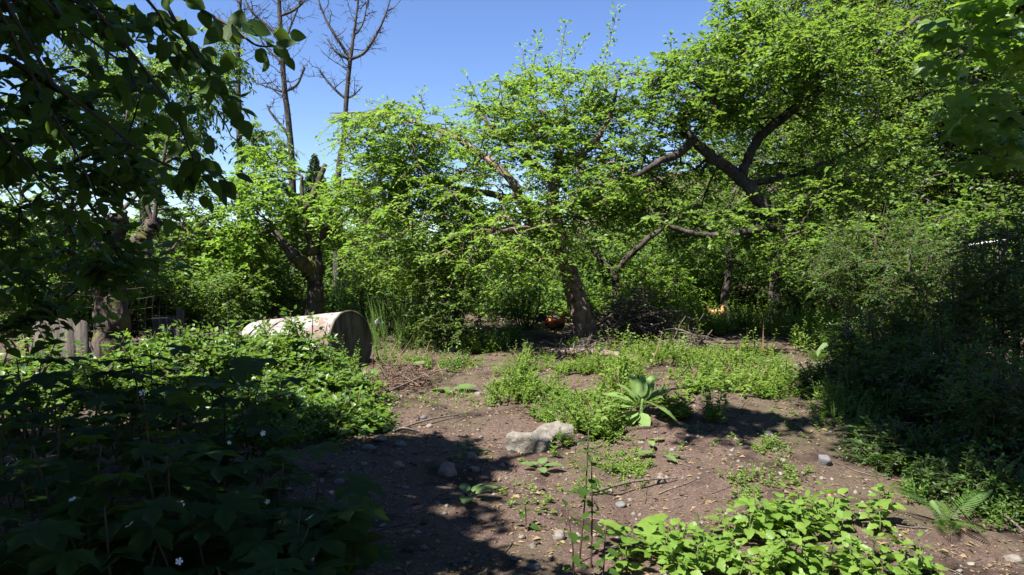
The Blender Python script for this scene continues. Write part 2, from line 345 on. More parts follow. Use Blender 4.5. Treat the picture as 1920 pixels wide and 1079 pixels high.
tree('forked_tree', 'small dark forked tree behind the brush pile', 'tree',
     [('trunk', [b - [0, 0, .05]] + PP((1157, 560, b[1]), (1152, 512, b[1])), [.10, .09, .08]),
      ('limb', PP((1152, 514, b[1]), (1130, 490, b[1]), (1108, 466, b[1]), (1090, 430, b[1])), [.06, .05, .04, .015]),
      ('limb', PP((1152, 514, b[1]), (1185, 475, b[1] - .2), (1240, 430, b[1] - .4), (1290, 398, b[1] - .5), (1330, 350, b[1] - .5)), [.07, .06, .055, .045, .02])],
     [E(1110, 420, b[1] + .4, 90, 60, 1, 40), E(1290, 380, b[1] + .3, 90, 60, 1, 45), E(1200, 480, b[1] + .9, 120, 60, .8, 50)], M_mid, M_bark2, (.075, .042), 5, 11, .35, seed=13)
b = G(1462, 606)
tree('thin_tree', 'thin dark trunk with forked top rising out of deep shade', 'tree',
     [('trunk', [b - [0, 0, .05]] + PP((1452, 540, b[1]), (1470, 470, b[1]), (1492, 400, b[1]), (1492, 370, b[1])), [.14, .12, .115, .11, .10]),
      ('limb', PP((1492, 372, b[1]), (1476, 346, b[1]), (1450, 300, b[1])), [.08, .06, .03]), ('limb', PP((1492, 372, b[1]), (1510, 345, b[1]), (1532, 314, b[1]), (1560, 250, b[1])), [.09, .08, .06, .03])],
     [E(1450, 290, b[1] + .6, 160, 100, 1.4, 75), E(1580, 260, b[1] + .6, 130, 110, 1.4, 75), E(1540, 400, b[1] + .6, 150, 80, 1, 55)], M_yel, M_bark2, (.08, .046), 5, 11, .4, seed=14)
b = G(1366, 606)
tree('slim_tree', 'slim grey trunk standing in shade behind the tan hen', 'tree',
     [('trunk', [b - [0, 0, .05]] + PP((1358, 560, b[1] + .2), (1368, 500, b[1] + .2), (1360, 420, b[1] + .2), (1380, 350, b[1] + .2)), [.09, .08, .07, .06, .03])],
     [E(1340, 470, b[1] + .9, 110, 60, .9, 60), E(1370, 380, b[1] + .9, 110, 80, 1, 60)], M_mid, M_bark2, (.08, .045), 5, 11, .4, seed=15)
Ym = 13.0; b = P(592, 585, Ym); b[2] = float(ground(b[0], b[1]))
tree('mossy_tree', 'mossy pollarded tree with cut snag top standing behind the tank', 'tree',
     [('trunk', [b - [0, 0, .05]] + PP((590, 560, Ym), (590, 505, Ym), (586, 450, Ym), (577, 408, Ym), (588, 365, Ym), (611, 308, Ym)), [.19, .165, .145, .13, .10, .06, .04]),
      ('limb', PP((590, 522, Ym), (562, 490, Ym - .2), (535, 462, Ym - .3), (505, 420, Ym - .3)), [.13, .125, .09, .035]),
      ('limb', PP((588, 450, Ym), (612, 434, Ym), (642, 414, Ym + .1), (668, 380, Ym + .2)), [.10, .085, .05, .02]),
      ('limb', PP((578, 410, Ym), (568, 380, Ym + .1), (565, 330, Ym + .1)), [.06, .045, .03])],
     [E(480, 400, Ym, 100, 85, 1.1, 85), E(545, 430, Ym + 1.0, 90, 70, .7, 50), E(640, 400, Ym + .3, 75, 60, 1.0, 45), E(455, 500, Ym, 60, 60, .8, 40), E(500, 320, Ym + .6, 60, 60, .8, 30)],
     M_plum, M_moss, (.10, .052), 5, 12, .36, .35, .3, seed=16)
Yp = 10.0; b = P(212, 600, Yp); b[2] = float(ground(b[0], b[1]))
tree('pollard_tree', 'dark pollarded tree with knobby stub ends above the wire fence', 'tree',
     [('trunk', [b - [0, 0, .05]] + PP((208, 560, Yp), (202, 515, Yp), (198, 480, Yp), (215, 440, Yp), (222, 408, Yp)), [.24, .22, .21, .19, .16, .15]),
      ('limb', PP((205, 500, Yp), (240, 470, Yp - .1), (272, 445, Yp - .1), (288, 418, Yp)), [.12, .115, .11, .12]),
      ('limb', PP((200, 490, Yp), (160, 470, Yp), (125, 420, Yp), (100, 380, Yp)), [.13, .12, .10, .05]),
      ('limb', PP((222, 410, Yp), (230, 350, Yp), (228, 290, Yp), (240, 200, Yp)), [.03, .03, .025, .012]),
      ('limb', PP((286, 420, Yp), (272, 370, Yp), (258, 330, Yp), (250, 250, Yp)), [.035, .03, .025, .012]),
      ('limb', PP((288, 420, Yp), (298, 350, Yp), (315, 260, Yp), (335, 190, Yp)), [.035, .03, .02, .01])],
     [E(100, 440, Yp + .4, 110, 80, 1, 70), E(350, 450, Yp + 3.2, 80, 70, .7, 55), E(320, 330, Yp + 3.2, 90, 80, .9, 55), E(210, 500, Yp + 1.2, 130, 60, .8, 50), E(60, 300, Yp, 100, 110, 1, 60)], M_mid, M_moss, (.09, .05), 5, 11, .35, seed=17)
Yk = 15.0; b = P(275, 560, Yk); b[2] = float(ground(b[0], b[1]))
tree('cherry_tree', 'pale green cherry tree with drooping glossy leaves behind the pollarded tree', 'tree',
     [('trunk', [b] + PP((275, 460, Yk), (270, 330, Yk), (276, 200, Yk), (300, 90, Yk)), [.16, .14, .11, .08, .03]),
      ('limb', PP((272, 380, Yk), (320, 290, Yk), (345, 220, Yk), (380, 120, Yk)), [.08, .06, .045, .02]), ('limb', PP((272, 330, Yk), (220, 240, Yk), (190, 170, Yk)), [.06, .045, .02])],
     [E(300, 165, Yk, 110, 65, 1.4, 85), E(200, 170, Yk, 90, 70, 1.2, 50), E(300, 250, Yk, 75, 40, 1.2, 40), E(390, 110, Yk, 50, 70, 1, 35), E(150, 60, Yk, 110, 70, 1.2, 40), E(490, 265, Yk + 2, 45, 35, .8, 26)],
     M_cherry, M_bark2, (.15, .055), 5, 9, .42, .4, .45, seed=18, hang=.7)
# tall trees on the slope behind
def back_tree(name, label, px, Yd, top, cl, lm, seed, leaf=(.11, .065), nl=9, ntw=5, twlen=.55, rad=.2, group=None, bm=None):
    b = P(px, 500, Yd); b[2] = float(ground(b[0], b[1])) - .05
    t = P(px + 10, top, Yd)
    tree(name, label, 'tree', [('trunk', [b, b * .6 + t * .4 + [.1, 0, 0], b * .25 + t * .75 - [.15, 0, 0], t], [rad, rad * .8, rad * .5, .03])], cl, lm, bm or M_bark2, leaf, ntw, nl, twlen, .5, .3, seed=seed, group=group, sides=8)
back_tree('tall_tree', 'tall yellow green tree filling the slope behind the apple tree', 1660, 17, -60, [E(1650, 130, 17, 190, 150, 2, 300), E(1560, 40, 17, 130, 90, 1.6, 140), E(1680, 320, 16.5, 190, 130, 1.6, 230), E(1640, -60, 17, 240, 90, 2, 130)], M_yel, 21)
back_tree('tall_tree', 'tall dark green tree on the slope beside the wire fence', 1830, 15, -80, [E(1830, 100, 15, 150, 180, 2, 260), E(1830, 330, 15, 160, 130, 1.5, 200), E(1920, 0, 15, 180, 140, 2, 160), E(1780, 430, 14, 90, 60, 1, 70), E(1960, 300, 15, 120, 200, 1.5, 120)], M_mid, 22)
back_tree('tall_tree', 'tall brownish sparse tree rising beyond the yellow green tree', 1490, 24, -60, [E(1500, 60, 24, 110, 110, 1.6, 80), E(1650, 150, 23, 260, 230, 2, 260)], leafmat('sparse_leaf', (.12, .12, .04), (.07, .075, .03), .35), 23, rad=.3)
# hedge of trees closing the view
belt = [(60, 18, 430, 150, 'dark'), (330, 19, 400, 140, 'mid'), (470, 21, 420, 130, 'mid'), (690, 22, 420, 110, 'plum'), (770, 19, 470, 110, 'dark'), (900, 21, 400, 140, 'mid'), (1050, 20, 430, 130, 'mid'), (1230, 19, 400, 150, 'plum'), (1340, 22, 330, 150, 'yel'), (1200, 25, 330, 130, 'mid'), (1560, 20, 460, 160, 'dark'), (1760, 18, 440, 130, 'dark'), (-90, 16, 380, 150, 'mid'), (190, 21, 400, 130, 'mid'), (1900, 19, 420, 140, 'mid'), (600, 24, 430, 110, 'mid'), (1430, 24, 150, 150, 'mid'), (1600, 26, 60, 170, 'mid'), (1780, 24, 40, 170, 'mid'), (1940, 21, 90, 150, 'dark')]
blab = ['broad dark bushy tree beyond the wide wooden fence board', 'bushy tree closing the view behind the pollarded tree', 'bushy tree closing the view between cherry tree and bare trunks',
        'bright bushy tree beyond the tall feathery grass', 'low dark bushy tree in shade beyond the tall feathery grass', 'bushy tree far behind the tall shrub beside the dirt path', 'bushy tree far behind the leaning plum trunk',
        'bright bushy tree far behind the forked tree', 'yellow green bushy tree far behind the apple tree limbs', 'distant bushy tree between the plum crown and the apple crown', 'dark bushy tree behind the thin forked trunk', 'dark bushy tree beyond the fence with the white rail', 'bushy tree past the far end of the sagging wire fence', 'bushy tree seen between the stubs of the pollarded tree', 'green bushy tree past the post of the fence with the white rail', 'distant bushy tree low between the two bare trunks', 'dull green tree far up the slope behind the apple crown', 'tall dull green tree far up the slope behind the yellow green tree', 'tall dull green tree high on the slope behind the maple leaves', 'dark tree on the slope above the fence with the white rail']
for k, (px, Yd, top, rx, kd) in enumerate(belt):
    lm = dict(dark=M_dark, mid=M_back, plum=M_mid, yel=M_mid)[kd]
    low = 580 if top > 300 else 480; cy = (top + low) / 2
    b = P(px, 500, Yd); b[2] = float(ground(b[0], b[1])) - .05
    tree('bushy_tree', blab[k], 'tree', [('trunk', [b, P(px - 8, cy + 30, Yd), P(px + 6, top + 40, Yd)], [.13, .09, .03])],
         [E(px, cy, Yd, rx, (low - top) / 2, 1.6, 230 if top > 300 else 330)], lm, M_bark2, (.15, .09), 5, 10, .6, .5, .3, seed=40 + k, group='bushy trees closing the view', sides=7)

# bare dead trees
def bare(name, label, trunks, seed, nside=26, ln=(.35, 1.1), Yd=22, spurs=True):
    rg = np.random.default_rng(seed); base = np.array(trunks[0][1][0]); root = empty(name, base, label, 'tree'); tw = []; rr = []
    for k, (pn, pts, rad) in enumerate(trunks):
        n = len(pts) * 6; q = path(pts, n); r = np.interp(np.linspace(0, 1, n), np.linspace(0, 1, len(rad)), rad)
        v, t = tubes(q[None], r[None], 8, .08, seed + k); obj(pn, mesh(pn, v - base, t, M_deadbark, True), root)
        L = np.linalg.norm(q[-1] - q[0]); m = int(L * (2.6 if k == 0 else 4.5))
        for _ in range(m):
            f = rg.uniform(.45 if k == 0 else .1, 1); p0 = q[int(f * (n - 1))]; a = rg.uniform(0, 6.28)
            d = nrm(np.array([math.cos(a), math.sin(a), rg.uniform(-.1, .9)])); l = rg.uniform(*ln) * (1 if k == 0 else .55)
            s = np.linspace(0, 1, 6)[:, None]; pts2 = p0 + d * l * s + np.array([0, 0, .3 * l]) * s ** 2 + np.cumsum(rg.normal(size=(6, 3)) * .025, 0)
            tw.append(pts2); rr.append(np.linspace(.016, .004, 6) * (.6 + .6 * rg.random()))
            for _ in range(8):
                f2 = rg.integers(1, 6); d2 = nrm(d * .4 + rg.normal(size=3)); l2 = rg.uniform(.06, .32)
                tw.append(pts2[f2] + d2 * l2 * s); rr.append(np.linspace(.007, .003, 6))
        for _ in range(int(L * 7) if spurs else 0):
            p0 = q[rg.integers(int(n * .3), n)]; d = nrm(rg.normal(size=3)); tw.append(p0 + d * rg.uniform(.06, .2) * np.linspace(0, 1, 6)[:, None]); rr.append(np.linspace(.011, .004, 6))
    v, t = tubes(np.array(tw), np.array(rr), 4); tag(obj('twigs', mesh('twigs', v - base, t, M_deadbark, True), root), kind='stuff')
Yd = 20.0
def gr(px, Yd): b = P(px, 500, Yd); b[2] = float(ground(b[0], b[1])) - .05; return b
bare('dead_tree', 'tall bare dead tree with crooked side branches against the sky', [('trunk', [gr(552, Yd)] + PP((548, 350, Yd), (543, 250, Yd), (534, 170, Yd), (528, 90, Yd), (524, 20, Yd), (520, -90, Yd)), [.16, .11, .092, .082, .07, .062, .035]),
      ('limb', PP((535, 172, Yd), (556, 160, Yd), (566, 140, Yd), (572, 126, Yd)), [.045, .04, .035, .025]), ('limb', PP((540, 250, Yd), (524, 232, Yd), (508, 212, Yd), (500, 196, Yd)), [.04, .035, .03, .02]),
      ('limb', PP((528, 90, Yd), (508, 55, Yd), (470, 20, Yd), (450, -30, Yd)), [.045, .04, .03, .015]), ('limb', PP((526, 30, Yd), (550, 20, Yd), (572, 0, Yd), (590, -40, Yd)), [.045, .04, .03, .015]),
      ('limb', PP((536, 175, Yd), (505, 165, Yd), (470, 152, Yd)), [.03, .022, .01]), ('limb', PP((532, 130, Yd), (520, 110, Yd), (495, 85, Yd), (480, 50, Yd)), [.04, .03, .02, .01]), ('limb', PP((530, 90, Yd), (545, 50, Yd), (560, 10, Yd), (566, -30, Yd)), [.035, .03, .02, .01])], 61)
bare('dead_tree', 'bare dead tree with candelabra of upswept limbs against the sky', [('trunk', [gr(630, Yd)] + PP((634, 340, Yd), (644, 260, Yd), (650, 180, Yd), (657, 112, Yd), (664, 60, Yd), (672, 0, Yd), (676, -40, Yd)), [.13, .085, .075, .067, .062, .04, .028, .015]),
      ('limb', PP((657, 110, Yd), (640, 85, Yd), (618, 50, Yd), (602, 15, Yd), (590, -30, Yd)), [.05, .045, .035, .025, .012]), ('limb', PP((657, 112, Yd), (682, 100, Yd), (700, 75, Yd), (718, 40, Yd), (732, 0, Yd)), [.05, .045, .04, .03, .015]),
      ('limb', PP((649, 186, Yd), (632, 172, Yd), (612, 150, Yd), (598, 130, Yd)), [.04, .035, .03, .015]), ('limb', PP((650, 186, Yd), (664, 178, Yd), (680, 162, Yd)), [.03, .022, .012]),
      ('limb', PP((662, 70, Yd), (680, 45, Yd), (690, 0, Yd)), [.03, .025, .012]), ('limb', PP((655, 112, Yd), (632, 100, Yd), (612, 72, Yd)), [.035, .03, .012])], 62)
bare('dead_tree', 'slender bare tree half hidden behind hanging apple leaves', [('trunk', [gr(452, Yd)] + PP((450, 330, Yd), (448, 220, Yd), (446, 110, Yd), (450, 20, Yd), (452, -60, Yd)), [.12, .09, .08, .065, .05, .03]),
      ('limb', PP((446, 110, Yd), (430, 70, Yd), (405, 20, Yd)), [.03, .025, .01])], 63)
# small conifer far off
def conifer(name, label, px, top, Yd, seed):
    rg = np.random.default_rng(seed); b = P(px, 500, Yd); b[2] = float(ground(b[0], b[1])); t = P(px, top, Yd); H = t[2] - b[2]
    root = empty(name, b, label, 'tree'); q = path([b, (b + t) / 2, t], 12); v, tt = tubes(q[None], np.linspace(.18, .02, 12)[None], 7); obj('trunk', mesh('trunk', v - b, tt, M_bark2, True), root)
    n = 1100; f = rg.random(n) ** .8; z = b[2] + H * (.05 + .95 * f); r = (1 - f) * H * .40 + .03; a = rg.random(n) * 6.283
    K = 14; s = np.linspace(.15, 1, K)[None, :]; d = np.stack([np.cos(a), np.sin(a)], 1)
    p = np.stack([b[0] + d[:, :1] * r[:, None] * s, b[1] + d[:, 1:] * r[:, None] * s, z[:, None] - .35 * r[:, None] * s ** 1.5 + 0 * s], -1).reshape(-1, 3)
    p = p + rg.normal(size=p.shape) * .04; da = np.repeat(np.concatenate([d, -.3 * np.ones((n, 1))], 1), K, 0) + rg.normal(size=p.shape) * .7
    v, tt = leaf_geo(p, da, np.array([0, 0, 1.]) + rg.normal(size=p.shape) * .4, .10 + .22 * np.repeat(1 - f, K), .07); tag(obj('crown', mesh('crown', v - b, tt, M_conifer), root), kind='stuff')
conifer('conifer_tree', 'small dark conifer far off between the two bare trees', 592, 292, 34, 71)
conifer('conifer_tree', 'dark conifer showing through gaps at the end of the orchard', 745, 330, 36, 72)

# ------------------------------------------------------------------ trees standing over the viewpoint and unseen ones added around it (they cast the shade)
def overhang():
    b = np.array([-5.4, 1.2, float(ground(-5.4, 1.2))])
    hang = [[(178, 18, 2.9), (222, 67, 2.9), (289, 155, 2.85), (326, 207, 2.8), (355, 281, 2.8), (368, 308, 2.8)], [(307, 0, 2.7), (344, 67, 2.7), (381, 122, 2.7), (418, 185, 2.7), (446, 210, 2.7)],
            [(100, 160, 3.0), (207, 237, 3.0), (259, 281, 3.0), (307, 307, 2.95), (355, 326, 2.9), (392, 332, 2.9)], [(300, -30, 2.6), (380, 20, 2.6), (440, 55, 2.6), (478, 84, 2.55), (512, 88, 2.55)],
            [(20, 60, 3.2), (90, 200, 3.2), (150, 300, 3.2), (190, 400, 3.2)], [(60, -20, 3.0), (150, 60, 3.0), (230, 120, 3.0), (262, 170, 3.0)], [(250, -30, 2.8), (300, 30, 2.8), (330, 90, 2.8)], [(0, 250, 3.4), (70, 330, 3.4), (130, 390, 3.4), (170, 450, 3.4)]]
    hub = np.array([-3.0, 2.7, 3.9])
    trunks = [('trunk', [b, [-5.3, 1.3, 1.4], [-4.9, 1.6, 2.8], [-4.2, 2.1, 3.6], hub], [.26, .2, .17, .13, .09]),
              ('limb', [[-4.9, 1.6, 2.8], [-4.2, .6, 4.0], [-3.2, -.4, 4.8], [-2, -1, 5.4]], [.12, .1, .07, .03]), ('limb', [[-5, 1.5, 2.6], [-5, 3.2, 4.1], [-4.8, 4.6, 4.9]], [.12, .09, .03])]
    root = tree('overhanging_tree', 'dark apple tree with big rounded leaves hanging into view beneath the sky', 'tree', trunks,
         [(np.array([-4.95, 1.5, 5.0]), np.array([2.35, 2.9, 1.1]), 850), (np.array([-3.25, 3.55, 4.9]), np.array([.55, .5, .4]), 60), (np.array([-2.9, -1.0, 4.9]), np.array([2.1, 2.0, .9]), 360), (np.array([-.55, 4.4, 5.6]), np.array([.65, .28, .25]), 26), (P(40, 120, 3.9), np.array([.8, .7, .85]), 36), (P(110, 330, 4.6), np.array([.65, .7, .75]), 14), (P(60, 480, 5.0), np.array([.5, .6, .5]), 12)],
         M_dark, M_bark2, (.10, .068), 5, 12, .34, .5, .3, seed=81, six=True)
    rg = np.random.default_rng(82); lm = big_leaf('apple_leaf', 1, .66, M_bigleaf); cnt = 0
    for h in hang:
        q = path(PP(*h), 24); start = q[0]
        q = np.vstack([path([hub, (hub + start) / 2 + [0, 0, .25], start], 8)[:-1], q]); r = np.linspace(.010, .003, len(q))
        v, t = tubes(q[None], r[None], 6); obj('hanging_branch', mesh('hanging_branch', v - b, t, M_redstem, True), root)
        for _ in range(30):
            k = rg.integers(8, len(q)); p = q[k]; tdir = nrm(q[min(k + 1, len(q) - 1)] - q[k - 1])
            tw = nrm(tdir * .6 + rg.normal(size=3) * .7); p2 = p + tw * rg.uniform(.01, .11)
            put_leaf('leaf', lm, root, b, p2, nrm(tw + np.array([0, 0, -.55]) + rg.normal(size=3) * .35), rg.normal(size=3) * .7 + np.array([0, -.4, .7]), rg.uniform(.06, .105)); cnt += 1
    return root
def big_leaf(name, L, w, mat, serr=0., curl=.12, cup=.16, n=7, wave=0., heart=False):
    s = np.linspace(0, 1, n); wd = w * .5 * np.sin(np.pi * s ** .8) ** .75 * (1.12 - .25 * s)
    if heart: wd = w * .5 * np.sqrt(np.clip(1 - (1.0 * s - .0) ** 1.7, 0, 1)) * np.where(s < .05, .55, 1)
    V = []; T = []
    for k in range(n):
        z = -curl * s[k] ** 2 * L; e = 1 + (serr if k % 2 else -serr)
        zz = z + cup * wd[k] + wave * math.sin(k * 2.1) * w
        yb = (-.12 * w if heart and k == 0 else 0)
        V += [(-wd[k] * e, s[k] * L + yb + serr * .05, zz), (0, s[k] * L, z), (wd[k] * e, s[k] * L + yb + serr * .05, z + cup * wd[k] - wave * math.sin(k * 2.1 + 1) * w)]
        if k:
            a = 3 * (k - 1); c = 3 * k; T += [(a, a + 1, c + 1), (a, c + 1, c), (a + 1, a + 2, c + 2), (a + 1, c + 2, c + 1)]
    k = len(V); V += [(-.012, -.28 * L, .04 * L), (.012, -.28 * L, .04 * L)]; T += [(k, k + 1, 1)]      # petiole
    return mesh(name, V, T, mat, True)
def palm_leaf(name, mat, lobes=5, depth=.38):
    V = [(0, 0, 0)]; T = []; n = lobes * 6
    for k in range(n + 1):
        a = -2.45 + 4.9 * k / n; ph = (k / n) * lobes; f = abs((ph % 1) - .5) * 2
        r = .62 * (1 - depth * f ** 1.3) * (1 - .22 * abs(a) / 2.45) + (.03 if k % 2 else -.03)
        V.append((math.sin(a) * r, math.cos(a) * r, .10 * r * math.cos(ph * 6.283) - .16 * r * r))
        if k: T.append((0, k, k + 1))
    k = len(V); V += [(-.012, -.5, -.05), (.012, -.5, -.05)]; T += [(k, k + 1, 0)]
    return mesh(name, V, T, mat, True)
def put_leaf(name, me, root, base, p, a, n, size, label=None):
    a = nrm(np.asarray(a, float)); x = nrm(np.cross(a, n)); z = np.cross(x, a)
    o = obj(name, me, root); m = Matrix(((x[0], a[0], z[0], 0), (x[1], a[1], z[1], 0), (x[2], a[2], z[2], 0), (0, 0, 0, 1)))
    o.matrix_basis = Matrix.Translation(Vector(np.asarray(p) - base)) @ m @ Matrix.Scale(size, 4); return o
overhang()
for k, (x, y, h, lb) in enumerate(((-7.5, -1.5, 6.5, 'dense unseen tree added for shade beside the hanging apple branches'), (-3.2, -5.2, 7, 'dense unseen tree added for shade behind the path'), (2.8, -5.0, 7, 'dense unseen tree added for shade near the maple trunk'), (7.0, -1.5, 6.5, 'dense unseen tree added for shade beyond the maple trunk'), (-8.3, 3.2, 5, 'dense low unseen tree added for shade past the end of the wire fence'))):
    g0 = np.array([x, y, float(ground(x, y))])  # unseen trees added to cast shade and block sky light
    tree('added_shade_tree', lb, 'tree', [('trunk', [g0, g0 + [.1, 0, h * .4], g0 + [0, .1, h * .8]], [.2, .14, .05])], [(g0 + [0, 0, h * .56], np.array([2.6, 2.2, h * .44]), 330)], M_dark, M_bark2, (.17, .12), 5, 10, .5, .5, .3, seed=95 + k, sides=8)
def maple():
    b = np.array([4.4, 1.0, float(ground(4.4, 1.0))])
    root = tree('maple_tree', 'maple tree with bright lobed leaves reaching in above the dark shrubs', 'tree',
         [('trunk', [b, [4.2, 1.3, 2.5], [3.6, 1.8, 4.8], [2.4, 2.6, 6.4], [1.4, 3.3, 7.0]], [.24, .2, .16, .12, .05]), ('limb', [[4.1, 1.4, 3.0], [4.3, 3.2, 3.9], P(1890, 30, 6.6), P(1790, 110, 6.8)], [.08, .05, .03, .012]),
          ('limb', [[4.15, 1.35, 2.7], [4.5, 3.6, 3.3], P(1900, 220, 6.5), P(1770, 200, 6.7)], [.06, .04, .02, .008])],
         [(np.array([1.5, 3.3, 7.0]), np.array([1.7, 2.5, .8]), 680), (np.array([3.6, 1.4, 6.4]), np.array([1.6, 1.8, .8]), 130)], M_mid, M_bark2, (.11, .08), 5, 11, .36, .5, .3, seed=91, six=True)
    rg = np.random.default_rng(92); lm = palm_leaf('maple_leaf', M_maple)
    for _ in range(210):
        u = rg.random(2); px = 1920 - 190 * u[0] ** 1.2; py = rg.uniform(-30, 330) ; Yq = rg.uniform(6.0, 7.4)
        if px < 1790 and (py > 230 or py < 40): continue
        a = rg.normal(size=3) * np.array([1, 1, .4]) + np.array([-.6, -.2, -.35]); put_leaf('leaf', lm, root, b, P(px, py, Yq), a, np.array([-.1, -.25, 1]) + rg.normal(size=3) * .35, rg.uniform(.2, .32))
maple()

# ------------------------------------------------------------------ shrubs
def shrub(name, label, cx, cy, Yd, rx, ry, depth, n, lm, leaf=(.055, .03), ntw=5, nlv=11, twlen=.26, seed=1, stems=7, group=None, cat='shrub', bm=None, flat=.55, upn=1.0, extra=(), droop=.25, nsh=0):
    rg = np.random.default_rng(seed); c = P(cx, cy, Yd); gz = float(ground(c[0], c[1])); tr = []
    for k in range(stems):
        a = rg.uniform(0, 6.28); q = rg.uniform(.1, .6); b0 = np.array([c[0] + .12 * math.cos(a), c[1] + .12 * math.sin(a), gz - .03])
        e = np.array([c[0] + math.cos(a) * rx * Yd / F * q, c[1] + math.sin(a) * depth * q, max(gz + .3, c[2] + ry * Yd / F * rg.uniform(.2, .8))])
        tr.append(('stem', [b0, (b0 + e) / 2 + rg.normal(size=3) * .05, e], [.022, .015, .007]))
    sh = []
    for k in range(nsh):
        dx = rg.uniform(-.85, .85) * rx; yo = Yd + rg.uniform(-.4, .4) * depth; k0 = math.sqrt(1 - (dx / rx) ** 2) * ry
        sh.append((P(cx + dx, cy - k0 * .5, yo), P(cx + dx + rg.uniform(-30, 30), cy - k0 - rg.uniform(5, 45), yo)))
    return tree(name, label, cat, tr, [E(cx, cy, Yd, rx, ry, depth, n)] + list(extra), lm, bm or M_redstem, leaf, ntw, nlv, twlen, flat, droop, seed=seed, sides=5, crown='foliage', group=group, shoots=sh, zmin=.1, shell=.4, upn=upn)
shrub('tall_shrub', 'tall dense dark green shrub beside the dirt path', 850, 575, 11.8, 75, 95, .8, 150, M_mid, (.05, .026), seed=101, nlv=13)
shrub('tall_shrub', 'leafy shrub in shade just behind the rooster', 985, 560, 14.6, 85, 70, .8, 110, M_mid, (.06, .035), seed=102)
shrub('tall_shrub', 'bright leafy shrub behind the brush pile', 1215, 545, 15.2, 110, 60, .9, 130, M_plum, (.065, .04), seed=103)
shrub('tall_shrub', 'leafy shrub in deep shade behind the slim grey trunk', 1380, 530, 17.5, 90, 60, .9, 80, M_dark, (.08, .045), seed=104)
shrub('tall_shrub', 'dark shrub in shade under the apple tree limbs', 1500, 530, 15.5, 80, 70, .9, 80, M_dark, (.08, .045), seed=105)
shrub('vine_tangle', 'tangle of green vines beside the closed end of the tank', 430, 560, 12.2, 70, 70, .7, 100, M_mid, (.07, .04), seed=106)
shrub('leafy_shrub', 'leafy shrub beneath the mossy tree behind the tank', 530, 550, 13.6, 80, 50, .6, 70, M_mid, (.07, .04), seed=107)
shrub('leafy_shrub', 'feathery pale shrub behind the open face of the tank', 690, 540, 15.0, 60, 70, .7, 70, M_plum, (.06, .03), seed=108)
shrub('leafy_shrub', 'dark leafy shrub behind the wide wooden fence boards', 60, 570, 11.5, 110, 60, .8, 120, M_dark, (.09, .05), seed=111)
shrub('leafy_shrub', 'dark leafy shrub behind the pollarded trunk', 210, 580, 12.0, 100, 60, .8, 120, M_dark, (.09, .05), seed=112)
shrub('leafy_shrub', 'dark leafy shrub behind the upright board in shade', 335, 570, 12.5, 80, 60, .8, 110, M_mid, (.09, .05), seed=113)
br = [(545, 712, 8.2, 85, 85, 'bramble bush growing over the front of the tank', 230), (465, 690, 8.8, 85, 60, 'bramble bush covering the lower side of the tank', 170), (610, 765, 7.5, 85, 75, 'bramble bush next to the dry vine heap', 230), (350, 690, 7.6, 90, 50, 'sunlit bramble bush below the wire fence', 110), (230, 715, 6.6, 110, 48, 'bramble bush below the wide wooden fence board', 90), (50, 722, 6.4, 110, 45, 'bramble bush at the far end of the wire fence', 80), (655, 815, 6.6, 60, 42, 'low bramble clump trailing onto the flat stones', 90), (500, 800, 6.4, 100, 60, 'bramble bush half in shade behind the thimbleberries', 130)]
for k, (cx, cy, Yd, rx, ry, lb, n) in enumerate(br): shrub('bramble_bush', lb, cx, cy, Yd, rx, ry, .55, n, M_bramble, (.068, .046), 5, 10, .24, seed=120 + k, group='bramble bushes by the tank', flat=.45, nsh=9)
rs = [(1640, 500, 9.4, 120, 90, .9, 150, 'broad dark shrub leaning over the pale apple trunk'), (1770, 560, 8.4, 120, 120, .8, 170, 'dense dark shrub before the fence with the white rail'), (1890, 560, 7.4, 90, 150, .7, 130, 'tall dark shrub with thin upright stems'),
      (1660, 660, 8.0, 95, 75, .7, 120, 'low dark feathery shrub at the edge of the bare soil'), (1770, 720, 6.8, 120, 100, .7, 170, 'dark shrub standing over the ferns'), (1890, 800, 5.6, 100, 130, .6, 120, 'dark bushy shrub with a fern frond against it'), (1620, 745, 7.4, 70, 50, .5, 80, 'low shaded shrub spilling onto the soil'), (1700, 860, 5.7, 80, 55, .45, 90, 'low dark feathery shrub next to the ferns'), (1850, 935, 4.9, 90, 60, .4, 90, 'low dark feathery shrub at the end of the thin dead stem'), (1545, 735, 7.9, 55, 38, .4, 60, 'small shaded shrub at the edge of the weeds')]
for k, (cx, cy, Yd, rx, ry, dp, n, lb) in enumerate(rs): shrub('dark_shrub', lb, cx, cy, Yd, rx, ry, dp, n, M_dark, (.05, .022), 6, 13, .26, seed=140 + k, group='shaded shrubs under the maple', upn=.8, nsh=8)

